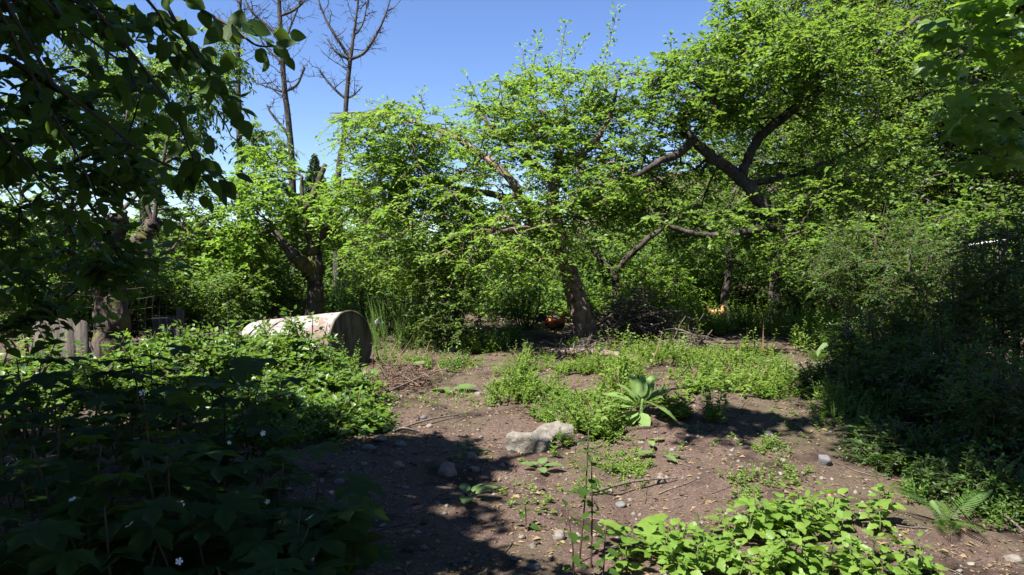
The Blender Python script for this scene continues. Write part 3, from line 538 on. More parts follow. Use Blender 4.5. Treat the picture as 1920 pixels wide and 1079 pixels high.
# ------------------------------------------------------------------ tank
def tank():
    m, nt, b, out = nodes('chalky_tank_paint')
    n1 = noise(nt, 4, 6, .7); n2 = noise(nt, 1.6, 5, .6); n3 = noise(nt, 22, 4)
    c = mixc(nt, ramp(nt, n1, .35, .65), (.27, .262, .26), (.17, .155, .15)); c = mixc(nt, ramp(nt, n2, .42, .58), c, (.14, .092, .08)); c = mixc(nt, ramp(nt, n3, .50, .66), c, (.07, .045, .034))
    nt.links.new(c, b.inputs['Base Color']); b.inputs['Roughness'].default_value = .75; bumpn(nt, b, n1, .25, .01)
    m2, nt, b, out = nodes('rust_streaked_shade_darkened_tank_end')  # rust streaks over a base darkened to paint in the end's shade
    n1 = noise(nt, 3, 5, .65, stretch=(3, 3, .5)); n2 = noise(nt, 7, 5)
    c = mixc(nt, ramp(nt, n1, .40, .62), (.085, .075, .052), (.028, .018, .012)); c = mixc(nt, ramp(nt, n2, .58, .75), c, (.12, .11, .08))
    nt.links.new(c, b.inputs['Base Color']); b.inputs['Roughness'].default_value = .8
    Rr = .485; c0 = P(660, 641, 10.7); c1 = P(484, 655, 11.65); ax = nrm(c0 - c1); L = np.linalg.norm(c0 - c1)
    u = nrm(np.cross(ax, [0, 0, 1.])); w = np.cross(u, ax); base = (c0 + c1) / 2; base[2] = float(ground(base[0], base[1]))
    root = empty('storage_tank', base, 'rusty whitewashed cylindrical metal tank lying among brambles', 'tank')
    def lathe(prof, mat, nm, par, S_=64):
        a = np.arange(S_) * 2 * math.pi / S_; K = len(prof); V = np.array([[c1 + ax * s + r * (math.cos(q) * u + math.sin(q) * w) for q in a] for s, r in prof])
        V = V.reshape(-1, 3); T = []
        for k in range(K - 1):
            for j in range(S_):
                A = k * S_ + j; B = k * S_ + (j + 1) % S_; T += [(A, B, B + S_), (A, B + S_, A + S_)]
        return obj(nm, mesh(nm, V - base, T, mat, nm != 'rim'), par)
    sh = lathe([(-.10, .002), (-.10, .2), (-.075, .34), (-.03, .43), (.03, .475), (.08, Rr)] + [(s, Rr * (1 + .004 * math.sin(s * 9))) for s in np.linspace(.12, L - .03, 14)], m, 'shell', root)
    lathe([(L * .36, Rr + .002), (L * .36, Rr + .008), (L * .36 + .03, Rr + .008), (L * .36 + .03, Rr + .002)], m, 'weld_seam', root)
    lathe([(L - .03, Rr + .001), (L - .03, Rr + .012), (L, Rr + .012), (L, Rr - .022), (L - .02, Rr - .022)], m2, 'rim', root)
    lathe([(L - .02, Rr - .022), (L - .014, .3), (L - .010, .15), (L - .008, .002)], m2, 'end_plate', root)
tank()

# ------------------------------------------------------------------ stones
def stone(name, label, px, py, wpx, hpx, mat, seed, group=None, flat=.6, dep=.8, cat='stone', subdiv=3):
    import bmesh
    rg = np.random.default_rng(seed); p = G(px, py + hpx * .3); sx = wpx * p[1] / F / 2; sz = hpx * p[1] / F / 2 * 1.15
    bm = bmesh.new(); bmesh.ops.create_icosphere(bm, subdivisions=subdiv, radius=1); V = np.array([v.co for v in bm.verts]); T = np.array([[v.index for v in f.verts] for f in bm.faces]); bm.free()
    for _ in range(14):      # knock flat facets off
        d = nrm(rg.normal(size=3)); h = rg.uniform(.55, .9); k = V @ d; V = V - np.maximum(k - h, 0)[:, None] * d * .97
    V = V * (1 + .14 * vnoise(V[:, 0] * 2.3 + seed, V[:, 1] * 2.3 + V[:, 2] * 1.7, seed)[:, None] * 2 + .09 * vnoise(V[:, 0] * 7, V[:, 1] * 7 + V[:, 2] * 5, seed + 3)[:, None])
    a = rg.uniform(-.4, .4); V = V * np.array([sx, max(sx * dep, sz), sz]); V = V @ np.array([[math.cos(a), math.sin(a), 0], [-math.sin(a), math.cos(a), 0], [0, 0, 1]])
    o = obj(name, mesh(name, V, T, mat, True), None, (p[0], p[1], p[2] + sz * flat * .25)); return tag(o, label, cat, group)
stone('rock', 'large pale rounded rock half buried beside the weeds', 984, 824, 104, 58, M_rock, 1, cat='rock', subdiv=4)
stone('rock', 'pale flat rock slab lying against the large rounded rock', 1038, 804, 96, 42, M_rock, 2, cat='rock', subdiv=4)
stone('rock', 'dark brown rounded rock at the edge of the shadow', 840, 878, 40, 36, M_brownrock, 3, cat='rock')
stone('stone', 'small round reddish brown stone on shaded soil', 745, 877, 26, 20, M_brownrock, 4)
stone('stone', 'blue grey stone in deep shade beyond the herb patch', 1545, 864, 30, 28, M_greyrock, 5)
stone('stone', 'pale stone with sunlit top beside a weed clump at the shadow edge', 1343, 768, 32, 16, M_rock, 6)
sp_ = [(690, 843, 40, 18), (713, 822, 30, 14), (752, 835, 26, 12), (795, 785, 16, 9), (898, 738, 24, 12), (806, 802, 18, 9), (730, 805, 22, 9), (886, 860, 24, 26), (890, 880, 22, 16), (955, 845, 13, 7), (942, 875, 13, 13), (1237, 904, 28, 24), (1165, 952, 26, 15), (1222, 973, 20, 14), (1050, 1003, 26, 26),
       (1225, 1013, 46, 12), (1128, 990, 24, 14), (1200, 965, 10, 7), (1172, 1010, 12, 8), (1280, 905, 10, 7), (1420, 880, 12, 9), (1390, 884, 10, 7), (1468, 866, 12, 10), (1540, 900, 10, 7), (1440, 815, 26, 10), (1617, 815, 22, 15), (1420, 800, 12, 6), (870, 912, 10, 8), (774, 1010, 12, 9), (718, 1050, 10, 7), (963, 1060, 18, 12), (1900, 1055, 40, 18), (600, 900, 20, 12), (636, 903, 26, 16), (680, 905, 24, 14), (1145, 886, 26, 9), (1000, 1068, 34, 14), (705, 985, 8, 6), (1260, 845, 16, 9), (870, 925, 9, 8), (1005, 900, 10, 6), (1310, 795, 10, 7), (620, 925, 16, 10), (1145, 925, 12, 9)]
for k, (px, py, w_, h_) in enumerate(sp_): stone('small_stone', 'small pale tan stone lying loose on the bare soil' if k % 3 else 'small plain grey stone lying loose on the bare soil', px, py, w_, h_, M_rock if k % 3 else M_greyrock, 20 + k, 'small pale stones on the soil', subdiv=2)

# ------------------------------------------------------------------ loose litter on the soil (uncountable)
def litter():
    rg = np.random.default_rng(5); n = 34000; x = rg.uniform(-3.6, 5.5, n); y = 2.4 + 9.5 * rg.random(n) ** 1.3; z = ground(x, y) + .004
    p = np.stack([x, y, z], 1); a = rg.normal(size=(n, 3)) * np.array([1, 1, .18]); s = .014 + .05 * rg.random(n) ** 3
    gA = leaf_geo(p, a, np.array([0, 0, 1.]) + rg.normal(size=(n, 3)) * .35, s, s * rg.uniform(.15, .6, n), .3)
    tag(obj('leaf_litter', mesh('leaf_litter', *gA, M_needle_dead)), 'dry brown leaf and twig litter strewn over the soil', 'litter', kind='stuff')
    n = 3600; x = rg.uniform(-3.4, 5, n); y = 2.5 + 8 * rg.random(n) ** 1.4; r = .006 + .022 * rg.random(n) ** 4
    o = np.array([[1, 0, 0], [-.5, .87, 0], [-.5, -.87, 0], [0, 0, .7], [.5, .87, .3], [.6, -.7, .35], [-1, 0, .3]]); t = np.array([[0, 4, 3], [4, 1, 3], [1, 6, 3], [6, 2, 3], [2, 5, 3], [5, 0, 3], [0, 1, 4], [1, 2, 6], [2, 0, 5]])
    V = np.stack([x, y, ground(x, y)], 1)[:, None, :] + (o[None] + rg.normal(size=(n, 7, 3)) * .16) * r[:, None, None]
    tag(obj('pebbles', mesh('pebbles', V, (np.arange(n)[:, None, None] * 7 + t[None]).reshape(-1, 3), M_rock)), 'tiny pale pebbles scattered over the soil', 'pebbles', kind='stuff')
    n = 5000; x = rg.uniform(-3.4, 5.2, n); y = 2.5 + 8.5 * rg.random(n) ** 1.3; r = .008 + .028 * rg.random(n) ** 3
    V = np.stack([x, y, ground(x, y) - .003], 1)[:, None, :] + (o[None] + rg.normal(size=(n, 7, 3)) * .25) * r[:, None, None]
    tag(obj('soil_clods', mesh('soil_clods', V, (np.arange(n)[:, None, None] * 7 + t[None]).reshape(-1, 3), M_soil)), 'loose dark crumbs of earth over the soil', 'soil', kind='stuff')
    tw = []; rr = []
    for _ in range(330):
        x = rg.uniform(-2.5, 4.5); y = 2.6 + 8 * rg.random() ** 1.2; a = rg.uniform(0, 6.28); l = rg.uniform(.08, .38); s = np.linspace(0, 1, 5)
        xx = x + math.cos(a) * l * s + rg.normal(size=5) * .008; yy = y + math.sin(a) * l * s + rg.normal(size=5) * .008
        tw.append(np.stack([xx, yy, ground(xx, yy) + .007], 1)); rr.append(np.linspace(.005, .0025, 5) * rg.uniform(.5, 1.3))
    tag(obj('twig_litter', mesh('twig_litter', *tubes(tw, rr, 4), M_stick, True)), 'thin dry twigs strewn over the soil', 'twigs', kind='stuff')
litter()

# ------------------------------------------------------------------ weeds, grass
def patch_pts(rg, patches):
    out = []
    for px, py, rx, ry, n in patches:
        c = G(px, py); top = G(px, py - ry)[1]; bot = G(px, py + ry)[1]; d = np.sqrt(rg.random(n)); a = rg.random(n) * 6.283
        yy = c[1] + np.where(np.sin(a) > 0, (top - c[1]), (c[1] - bot)) * np.sin(a) * d; xx = c[0] + np.cos(a) * d * rx * c[1] / F + (yy - c[1]) * (c[0] / c[1])
        k = vnoise(xx * 2.2, yy * 2.2, 9) + .7 * vnoise(xx * 6, yy * 6, 10) > -.06 + .25 * rg.random(len(xx)) - .1 * (yy > 10)
        out.append(np.stack([xx, yy, ground(xx, yy)], 1)[k])
    return np.vstack(out)
def weeds(name, label, patches, h, nl, L, Wd, mat, seed, lean=.3, up=.5, cat='weeds', six=False, pair=True):
    rg = np.random.default_rng(seed); b = patch_pts(rg, patches); n = len(b); H = h * (.4 + .8 * rg.random(n)) * (1 + 1.3 * vnoise(b[:, 0] * 1.7, b[:, 1] * 1.7, seed))
    d = np.concatenate([rg.normal(size=(n, 2)) * lean, np.ones((n, 1))], 1); d = nrm(d)
    st = leaf_geo(b, d, rg.normal(size=(n, 3)), H, .003)
    f = np.linspace(.12, 1, nl)[None, :] * np.ones((n, 1)); p = b[:, None, :] + d[:, None, :] * (H[:, None] * f)[..., None]
    ang = rg.random((n, 1)) * 6.28 + np.arange(nl)[None, :] * (math.pi if pair else 2.4) + (np.arange(nl) // 2)[None, :] * 1.57 * pair + rg.normal(size=(n, nl)) * .3
    a = np.stack([np.cos(ang), np.sin(ang), up * np.ones_like(ang) + rg.normal(size=(n, nl)) * .25], -1)
    sc = ((1.15 - .55 * f) * (.7 + .6 * rg.random((n, nl)))).ravel()
    lv = leaf_geo(p.reshape(-1, 3), a.reshape(-1, 3), np.array([0, 0, 1.]) + rg.normal(size=(n * nl, 3)) * .3, L * sc, Wd * sc, six=six)
    v, t = cat_geo([st, lv]); return tag(obj(name, mesh(name, v, t, mat)), label, cat, kind='stuff')
weeds('weeds', 'low bright chickweed like weeds around the pale rocks and the fallen log', [(1010, 770, 55, 45, 420), (940, 755, 28, 30, 120), (1120, 790, 60, 45, 340), (1060, 720, 100, 34, 700), (1190, 695, 100, 40, 900), (1290, 700, 70, 44, 520), (1360, 700, 60, 34, 300), (1430, 710, 60, 44, 380), (1050, 850, 25, 25, 80), (1330, 790, 12, 10, 12), (1000, 690, 50, 24, 260), (1180, 745, 70, 32, 300), (1490, 730, 60, 44, 360), (1100, 740, 150, 45, 700), (960, 720, 50, 30, 160), (1550, 760, 50, 40, 240)], .24, 16, .042, .021, M_herb, 201, .55)
weeds('weeds', 'taller broad leaved weeds standing out of the low green mat', [(1060, 735, 110, 40, 110), (1180, 700, 120, 40, 170), (1300, 710, 90, 40, 160), (1120, 800, 50, 30, 40), (1260, 765, 40, 30, 60), (1420, 720, 90, 50, 160), (1530, 740, 70, 40, 120), (970, 760, 50, 40, 30), (1360, 790, 26, 12, 30)], .34, 14, .085, .04, M_herb, 208, .3, .4, six=True)
weeds('weeds', 'dry tan stalks standing among the green weeds', [(1060, 720, 110, 40, 90), (1200, 700, 120, 45, 150), (1320, 700, 90, 45, 110), (1450, 720, 90, 50, 90), (1120, 780, 70, 40, 50), (800, 690, 90, 25, 110), (760, 640, 60, 20, 110), (960, 740, 60, 40, 40)], .36, 5, .05, .006, M_needle_dead, 209, .6, .9)
weeds('weeds', 'leafy nettle bed in dappled sun under the apple tree', [(1470, 615, 90, 24, 700), (1560, 640, 80, 35, 380), (1350, 622, 60, 12, 420), (1620, 690, 60, 40, 220), (1280, 640, 50, 14, 140)], .5, 13, .075, .042, M_herb, 202)
weeds('weeds', 'small scattered seedlings over open soil', [(1310, 850, 90, 50, 40), (1440, 850, 26, 14, 26), (1330, 862, 28, 18, 34), (1390, 930, 32, 30, 50), (1200, 890, 90, 30, 60), (840, 770, 80, 40, 110), (700, 800, 60, 25, 30), (1120, 900, 60, 30, 150), (1170, 900, 70, 25, 110), (1270, 960, 60, 40, 40), (880, 860, 40, 20, 16), (860, 690, 40, 14, 60), (920, 680, 40, 14, 60), (1530, 800, 60, 30, 60), (1340, 1000, 60, 40, 60), (1450, 780, 40, 16, 50), (1180, 860, 120, 40, 130), (1400, 880, 120, 50, 120), (1000, 920, 60, 60, 50), (760, 780, 80, 40, 90)], .09, 8, .034, .02, M_herb, 203, .5, .35)
weeds('weeds', 'tall feathery weeds standing behind the tank', [(760, 640, 70, 26, 1000), (730, 610, 40, 14, 420), (810, 625, 40, 14, 260)], .62, 30, .05, .010, M_grass, 204, .12, .9, pair=False)
weeds('weeds', 'shaded leafy growth at the foot of the dark shrubs', [(1560, 770, 60, 40, 170), (1650, 820, 90, 50, 230), (1780, 880, 100, 60, 240), (1860, 960, 60, 50, 120), (1700, 940, 40, 20, 30)], .28, 12, .045, .018, M_mid, 205)
weeds('weeds', 'green undergrowth covering the floor of the wood beyond the orchard', [(300, 590, 420, 16, 1500), (760, 585, 300, 14, 1300), (1150, 590, 260, 14, 1000), (1500, 575, 200, 14, 700), (1800, 600, 240, 30, 700)], .9, 16, .16, .09, M_mid, 207, .3)
weeds('weeds', 'green undergrowth along the far side of the dirt path', [(900, 655, 60, 10, 330), (960, 640, 30, 8, 90), (760, 690, 50, 14, 130), (850, 690, 30, 12, 60), (560, 690, 120, 30, 260), (150, 780, 220, 40, 420), (600, 830, 110, 22, 150), (420, 800, 160, 40, 220), (300, 700, 200, 40, 260)], .34, 12, .06, .032, M_bramble, 206)
def grass(name, label, patches, h, seed):
    rg = np.random.default_rng(seed); b = patch_pts(rg, patches); n = len(b); d = rg.normal(size=(n, 2)) * .7; H = h * (.4 + .8 * rg.random(n)); K = 4; s = np.linspace(0, 1, K)
    c = np.stack([b[:, None, 0] + d[:, :1] * H[:, None] * s ** 1.7, b[:, None, 1] + d[:, 1:] * H[:, None] * s ** 1.7, b[:, None, 2] + H[:, None] * (s - .18 * s ** 2)], -1)
    a = rg.random(n) * 6.28; w = np.stack([np.cos(a), np.sin(a), 0 * a], 1)[:, None, :] * (np.array([.0035, .0035, .0025, .0004])[None, :, None])
    V = np.stack([c - w, c + w], 2).reshape(n, K * 2, 3); f = []
    for k in range(K - 1): f += [(2 * k, 2 * k + 1, 2 * k + 3), (2 * k, 2 * k + 3, 2 * k + 2)]
    tag(obj(name, mesh(name, V, (np.arange(n)[:, None, None] * K * 2 + np.array(f)[None]).reshape(-1, 3), M_grass)), label, 'grass', kind='stuff')
grass('grass', 'thin green grass among the weeds and soil', [(1250, 700, 140, 50, 500), (1000, 750, 80, 50, 250), (1100, 760, 90, 50, 250), (780, 650, 80, 30, 1200), (1400, 740, 90, 40, 300), (830, 760, 90, 40, 250), (1500, 720, 80, 50, 300), (1880, 540, 60, 20, 500)], .2, 210)

# ------------------------------------------------------------------ mullein, burdock, ferns, herbs, saplings, thimbleberry
def mullein():
    p = G(1203, 792); root = empty('mullein_plant', p, 'mullein with big pale woolly leaves in a rosette on bare soil', 'plant'); rg = np.random.default_rng(3)
    me = big_leaf('mullein_leaf', 1, .50, M_mullein, .0, .25, .22, 8, .025); c = p + np.array([0, 0, .02])
    v, t = tubes(path([p - [0, 0, .03], p + [0, 0, .1], p + [.01, 0, .2]], 6)[None], np.linspace(.022, .012, 6)[None], 8); obj('stem', mesh('stem', v - p, t, M_mullein, True), root)
    for az, el, L, z in ((1.95, 66, .32, .12), (.9, 60, .33, .12), (1.4, 80, .24, .15), (2.5, 46, .32, .12), (2.85, 24, .36, .13), (.25, 32, .40, .13), (3.35, 6, .38, .12), (-.55, -16, .38, .19), (-1.6, -30, .26, .10), (3.8, -8, .30, .08), (-2.3, -12, .24, .06)):
        e = math.radians(el); a = np.array([math.cos(az) * math.cos(e), math.sin(az) * math.cos(e), math.sin(e)]); n = np.array([-math.cos(az) * math.sin(e), -math.sin(az) * math.sin(e), math.cos(e)])
        put_leaf('leaf', me, root, p, p + np.array([0, 0, z]) + a * .06, a, n + rg.normal(size=3) * .12, L)
mullein()
def rosette(name, label, px, py, n, L, w, mat, seed, el=(5, 45), group=None, heart=True, cat='plant'):
    p = G(px, py); rg = np.random.default_rng(seed); root = empty(name, p, label, cat, group); me = big_leaf('leaf', 1, w, mat, .03, .25, .15, 8, .02, heart)
    for k in range(n):
        az = k * 2.4 + rg.uniform(-.4, .4); e = math.radians(rg.uniform(*el)); a = np.array([math.cos(az) * math.cos(e), math.sin(az) * math.cos(e), math.sin(e)]); nn = np.array([-math.cos(az) * math.sin(e), -math.sin(az) * math.sin(e), math.cos(e)])
        put_leaf('leaf', me, root, p, p + np.array([0, 0, .03]) + a * L * .3, a, nn + rg.normal(size=3) * .15, L * rg.uniform(.7, 1.15))
rosette('burdock_plant', 'pale burdock leaves lying flat on soil near the dry vine heap', 848, 738, 4, .26, .75, M_burdock, 1, (-5, 20))
rosette('burdock_plant', 'young burdock with upright bright leaves beside the dry vine heap', 758, 700, 6, .26, .7, M_burdock, 2, (20, 60))
rosette('burdock_plant', 'dark burdock leaf cluster at the foot of the tank face', 690, 708, 6, .3, .7, M_burdock, 3, (0, 30))
rosette('burdock_plant', 'pale burdock leaf beside the leaning plum trunk', 1072, 664, 4, .30, .7, M_burdock, 4, (20, 60))
rosette('dock_plant', 'small dock with flat pale leaves on the soil below the mullein', 1215, 838, 4, .17, .4, M_mullein, 5, (-5, 10), heart=False)
rosette('dock_plant', 'small dock with a row of flat leaves on sunlit soil', 1240, 868, 5, .19, .38, M_burdock, 6, (-5, 14), heart=False)
rosette('dock_plant', 'single broad leaved seedling standing in ground shadow', 880, 948, 4, .15, .6, M_burdock, 7, (5, 30), heart=False)
rosette('dock_plant', 'broad pale leaves flat on the ground in the herb patch', 1300, 1045, 6, .20, .5, M_nettle, 8, (0, 30), heart=False)
rosette('dock_plant', 'broad leaved plant beside the thin dark saplings', 1190, 1040, 6, .22, .6, M_nettle, 9, (0, 35))
rosette('dock_plant', 'upright pale leaved plant at the edge of the nettle bed', 1537, 700, 5, .26, .5, M_burdock, 10, (50, 80), heart=False)
rosette('dock_plant', 'flat leaved plant between pale rock and saplings', 1010, 888, 5, .15, .55, M_burdock, 11, (5, 35), heart=False)
def frond(L=1.):
    gs = []; K = 22; s = np.linspace(.12, 1, K); c = np.stack([0 * s, s, .35 * s - .5 * s ** 2], 1)
    gs.append(tubes(path(np.vstack([[0, 0, 0], c[::5], c[-1:]]), 10)[None], np.linspace(.008, .003, 10)[None], 3))
    wd = .24 * np.sin(np.pi * (s * .86 + .10)) ** .8
    for sg in (1, -1):
        a = np.stack([sg * np.ones(K), .45 * np.ones(K), -.15 * np.ones(K)], 1); gs.append(leaf_geo(c, a, np.tile([0, 0, 1.], (K, 1)), wd, .03, .1, True))
    return cat_geo(gs)
FV, FT = frond(); FM = mesh('frond', FV, FT, M_fern)
fl = ['fern with arching fronds lit against the dark shrub', 'fern frond cluster beside a fallen thin stick in the shade', 'fern spreading over shaded soil at the herb patch edge', 'shaded fern under the dark shrubs beside the grey stone', 'fern near the low feathery shrub', 'small fern among weeds at the soil edge', 'fern beneath the shrub with thin upright stems', 'small pale fern beside the nettle bed', 'fern at the foot of the brush pile']
for k, (px, py, n, L) in enumerate([(1830, 865, 6, .38), (1735, 905, 5, .34), (1775, 985, 5, .32), (1640, 875, 6, .34), (1560, 780, 6, .34), (1500, 740, 6, .28), (1880, 880, 6, .42), (1440, 690, 6, .30), (1320, 680, 6, .36)]):
    p = G(px, py); rg = np.random.default_rng(300 + k); root = empty('fern_plant', p, fl[k], 'fern')
    for j in range(n):
        az = j * 6.28 / n + rg.uniform(-.4, .4); e = math.radians(rg.uniform(15, 50)); a = np.array([math.cos(az) * math.cos(e), math.sin(az) * math.cos(e), math.sin(e)]); nn = np.array([-math.cos(az) * math.sin(e), -math.sin(az) * math.sin(e), math.cos(e)])
        put_leaf('frond', FM, root, p, p, a, nn, L * rg.uniform(.75, 1.2))
NL = big_leaf('nettle_leaf', 1, .62, M_nettle, .11, .28, .12, 11, .02)
NL2 = big_leaf('nettle_leaf', 1, .74, M_nettle, .13, .45, .2, 11, .035)
def herb(px, py, h, nn, L, seed, label, group, name='herb_plant', lm=NL, sm=M_stem, lean=.15, el=.2):
    p = G(px, py); rg = np.random.default_rng(seed); root = empty(name, p, label, 'plant', group); d = nrm(np.array([rg.normal() * lean, rg.normal() * lean, 1]))
    q = path([p - [0, 0, .02], p + d * h * .5 + rg.normal(size=3) * .01, p + d * h], 10); v, t = tubes(q[None], np.linspace(.006, .003, 10)[None], 5); obj('stem', mesh('stem', v - p, t, sm, True), root)
    a0 = rg.uniform(0, 6.28)
    for k in range(nn):
        f = .3 + .7 * k / max(nn - 1, 1); c = np.array([np.interp(f, np.linspace(0, 1, 10), q[:, j]) for j in range(3)])
        for s_ in (0, math.pi):
            az = a0 + k * 1.57 + s_ + rg.uniform(-.3, .3); a = np.array([math.cos(az), math.sin(az), el + (.5 if k == nn - 1 else 0) + rg.uniform(-.25, .15)])
            sz = L * (1.15 - .9 * abs(f - .55)) * rg.uniform(.65, 1.2); put_leaf('leaf', NL2 if lm is NL and rg.random() < .4 else lm, root, p, c + nrm(a) * sz * .28, a, np.array([0, 0, 1.]) + rg.normal(size=3) * .33, sz)
rg = np.random.default_rng(55); k = 0
while k < 120:
    px = rg.uniform(1150, 1760); py = rg.uniform(950, 1110)
    inside = ((px - 1540) / 175) ** 2 + ((py - 1030) / 80) ** 2 < 1 or (1150 < px < 1480 and py > 1000 + (1480 - px) * .12) or (1600 < px < 1850 and 1010 < py and py > 1000 + (px - 1600) * .2)
    if not inside or vnoise(px / 70, py / 45, 31) < -.10: continue
    hi = ((px - 1540) / 150) ** 2 + ((py - 1000) / 75) ** 2 < 1
    herb(px, py + (22 if hi else 0), rg.uniform(.13, .27) if hi else rg.uniform(.08, .17), 5 if hi else 4, rg.uniform(.075, .105) if hi else rg.uniform(.06, .085), 600 + k, ('tall upright toothed leaf herb in the middle of the dense sunlit patch' if hi else 'low toothed leaf herb creeping at the edge of the dense sunlit patch'), 'herb patch of toothed leaf plants'); k += 1
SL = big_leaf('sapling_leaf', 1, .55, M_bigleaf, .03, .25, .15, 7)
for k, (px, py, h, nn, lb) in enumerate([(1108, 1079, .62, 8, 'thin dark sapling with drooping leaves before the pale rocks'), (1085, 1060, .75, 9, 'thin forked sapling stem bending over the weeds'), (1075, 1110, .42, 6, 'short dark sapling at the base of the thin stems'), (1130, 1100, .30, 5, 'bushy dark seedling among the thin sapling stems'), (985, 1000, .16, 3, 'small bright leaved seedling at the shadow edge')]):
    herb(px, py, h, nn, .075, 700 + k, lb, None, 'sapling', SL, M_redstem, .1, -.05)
PL = palm_leaf('thimbleberry_leaf', M_thimble, 5, .42); rg = np.random.default_rng(77)
pv = []; pt = []
def flower_mesh():
    V = [(0, 0, 0)]; T = []
    for k in range(5):
        a = k * 1.2566
        for da, r, z in ((-.5, .55, .08), (-.3, 1, .22), (.3, 1, .22), (.5, .55, .08)): V.append((math.cos(a + da) * r, math.sin(a + da) * r, z))
        b = 1 + k * 4; T += [(0, b, b + 1), (0, b + 1, b + 2), (0, b + 2, b + 3)]
    return mesh('flower', V, T, M_flower)
FLM = flower_mesh(); nf = 0
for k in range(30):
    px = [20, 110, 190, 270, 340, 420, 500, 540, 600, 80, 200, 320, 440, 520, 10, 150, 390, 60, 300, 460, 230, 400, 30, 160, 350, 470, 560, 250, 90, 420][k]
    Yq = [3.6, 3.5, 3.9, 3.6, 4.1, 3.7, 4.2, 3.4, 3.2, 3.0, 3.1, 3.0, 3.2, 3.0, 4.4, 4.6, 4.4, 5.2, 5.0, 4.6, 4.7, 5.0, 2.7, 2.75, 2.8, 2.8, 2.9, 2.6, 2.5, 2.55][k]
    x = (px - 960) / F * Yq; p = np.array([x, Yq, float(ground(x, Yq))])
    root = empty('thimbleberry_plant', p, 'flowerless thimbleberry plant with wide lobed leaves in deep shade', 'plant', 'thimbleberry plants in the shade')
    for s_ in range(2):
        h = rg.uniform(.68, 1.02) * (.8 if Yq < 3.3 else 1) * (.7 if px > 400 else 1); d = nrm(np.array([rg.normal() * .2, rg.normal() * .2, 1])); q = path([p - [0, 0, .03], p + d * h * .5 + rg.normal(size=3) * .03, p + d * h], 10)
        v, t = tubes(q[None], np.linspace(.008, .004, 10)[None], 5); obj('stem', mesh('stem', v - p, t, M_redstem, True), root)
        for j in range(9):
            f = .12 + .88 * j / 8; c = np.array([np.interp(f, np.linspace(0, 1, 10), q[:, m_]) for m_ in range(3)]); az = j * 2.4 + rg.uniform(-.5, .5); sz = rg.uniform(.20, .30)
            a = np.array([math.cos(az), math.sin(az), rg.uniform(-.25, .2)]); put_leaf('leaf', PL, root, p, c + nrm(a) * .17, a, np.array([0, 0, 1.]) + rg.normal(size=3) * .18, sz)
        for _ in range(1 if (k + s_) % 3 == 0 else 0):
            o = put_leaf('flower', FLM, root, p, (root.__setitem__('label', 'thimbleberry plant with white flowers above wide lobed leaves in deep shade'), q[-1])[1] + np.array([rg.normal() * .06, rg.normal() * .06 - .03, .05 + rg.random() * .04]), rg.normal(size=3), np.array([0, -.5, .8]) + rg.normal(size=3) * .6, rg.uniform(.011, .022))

# ------------------------------------------------------------------ dead wood
def brush(name, label, cx, cy, wpx, hgt, n, seed, mat, thick=(.006, .016), cat='brush pile', ln=(.4, 1.3), big=14, flat=.35):
    c = G(cx, cy); rg = np.random.default_rng(seed); root = empty(name, c, label, cat); tw = []; rr = []
    for k in range(n):
        q = rg.normal(size=2) * .33; x = c[0] + q[0] * wpx * c[1] / F; y = c[1] + q[1] * .7; z = ground(x, y) + abs(rg.normal()) * hgt * .45 * math.exp(-q[0] ** 2 * 2) + .02
        d = nrm(rg.normal(size=3) * np.array([1, .8, flat])); l = rg.uniform(*ln); s = np.linspace(-.5, .5, 7)[:, None]
        pts = np.array([x, y, float(z)]) + d * l * s + np.cumsum(rg.normal(size=(7, 3)) * .02, 0) + np.array([0, 0, -.15 * l]) * s ** 2; gz = ground(pts[:, 0], pts[:, 1]) + .012; pts[:, 2] = np.maximum(pts[:, 2], gz)
        r = rg.uniform(*thick)
        if k < big: v, t = tubes(pts[None], np.linspace(r * 1.9, r * .8, 7)[None], 6); obj('stick', mesh('stick', v - c, t, mat, True), root)
        else: tw.append(pts); rr.append(np.linspace(r, r * .4, 7))
    v, t = tubes(tw, rr, 4); tag(obj('brushwood', mesh('brushwood', v - c, t, mat, True), root), kind='stuff')
brush('brush_pile', 'heap of dead grey branches piled against the plum trunk', 1190, 642, 150, .95, 400, 1, M_stick, big=24)
brush('brush_pile', 'low scatter of dead sticks at the end of the brush heap', 1285, 660, 80, .25, 70, 2, M_stick, big=8)
brush('vine_heap', 'heap of dry brown vine stems on soil at the foot of the tank', 745, 722, 80, .30, 210, 3, M_vine, (.003, .008), 'vine heap', (.3, .9), 8)
brush('brush_pile', 'dry grass and twigs in a clump at the foot of the plum trunk', 1110, 668, 110, .30, 240, 4, M_stick, (.003, .007), ln=(.2, .5), big=4)
def log(name, label, pts, rad, mat, seed, cat='log', sides=12):
    q = path(pts, 26); r = np.interp(np.linspace(0, 1, 26), np.linspace(0, 1, len(rad)), rad); c = q[0].copy(); v, t = tubes(q[None], r[None], sides, .12, seed)
    k = len(v); v = np.vstack([v, q[:1]]); t = np.vstack([t, [(k, (j + 1) % sides, j) for j in range(sides)]]); return tag(obj(name, mesh(name, v - c, t, mat, True), None, tuple(c)), label, cat)
def gp(px, py, dz): p = G(px, py); p[2] += dz; return p
log('fallen_log', 'fallen rotting log lying in the weeds before the plum trunk', [gp(1035, 672, .10), gp(1090, 677, .13), gp(1145, 680, .12), gp(1205, 682, .05)], [.05, .06, .055, .035], M_bark, 1)
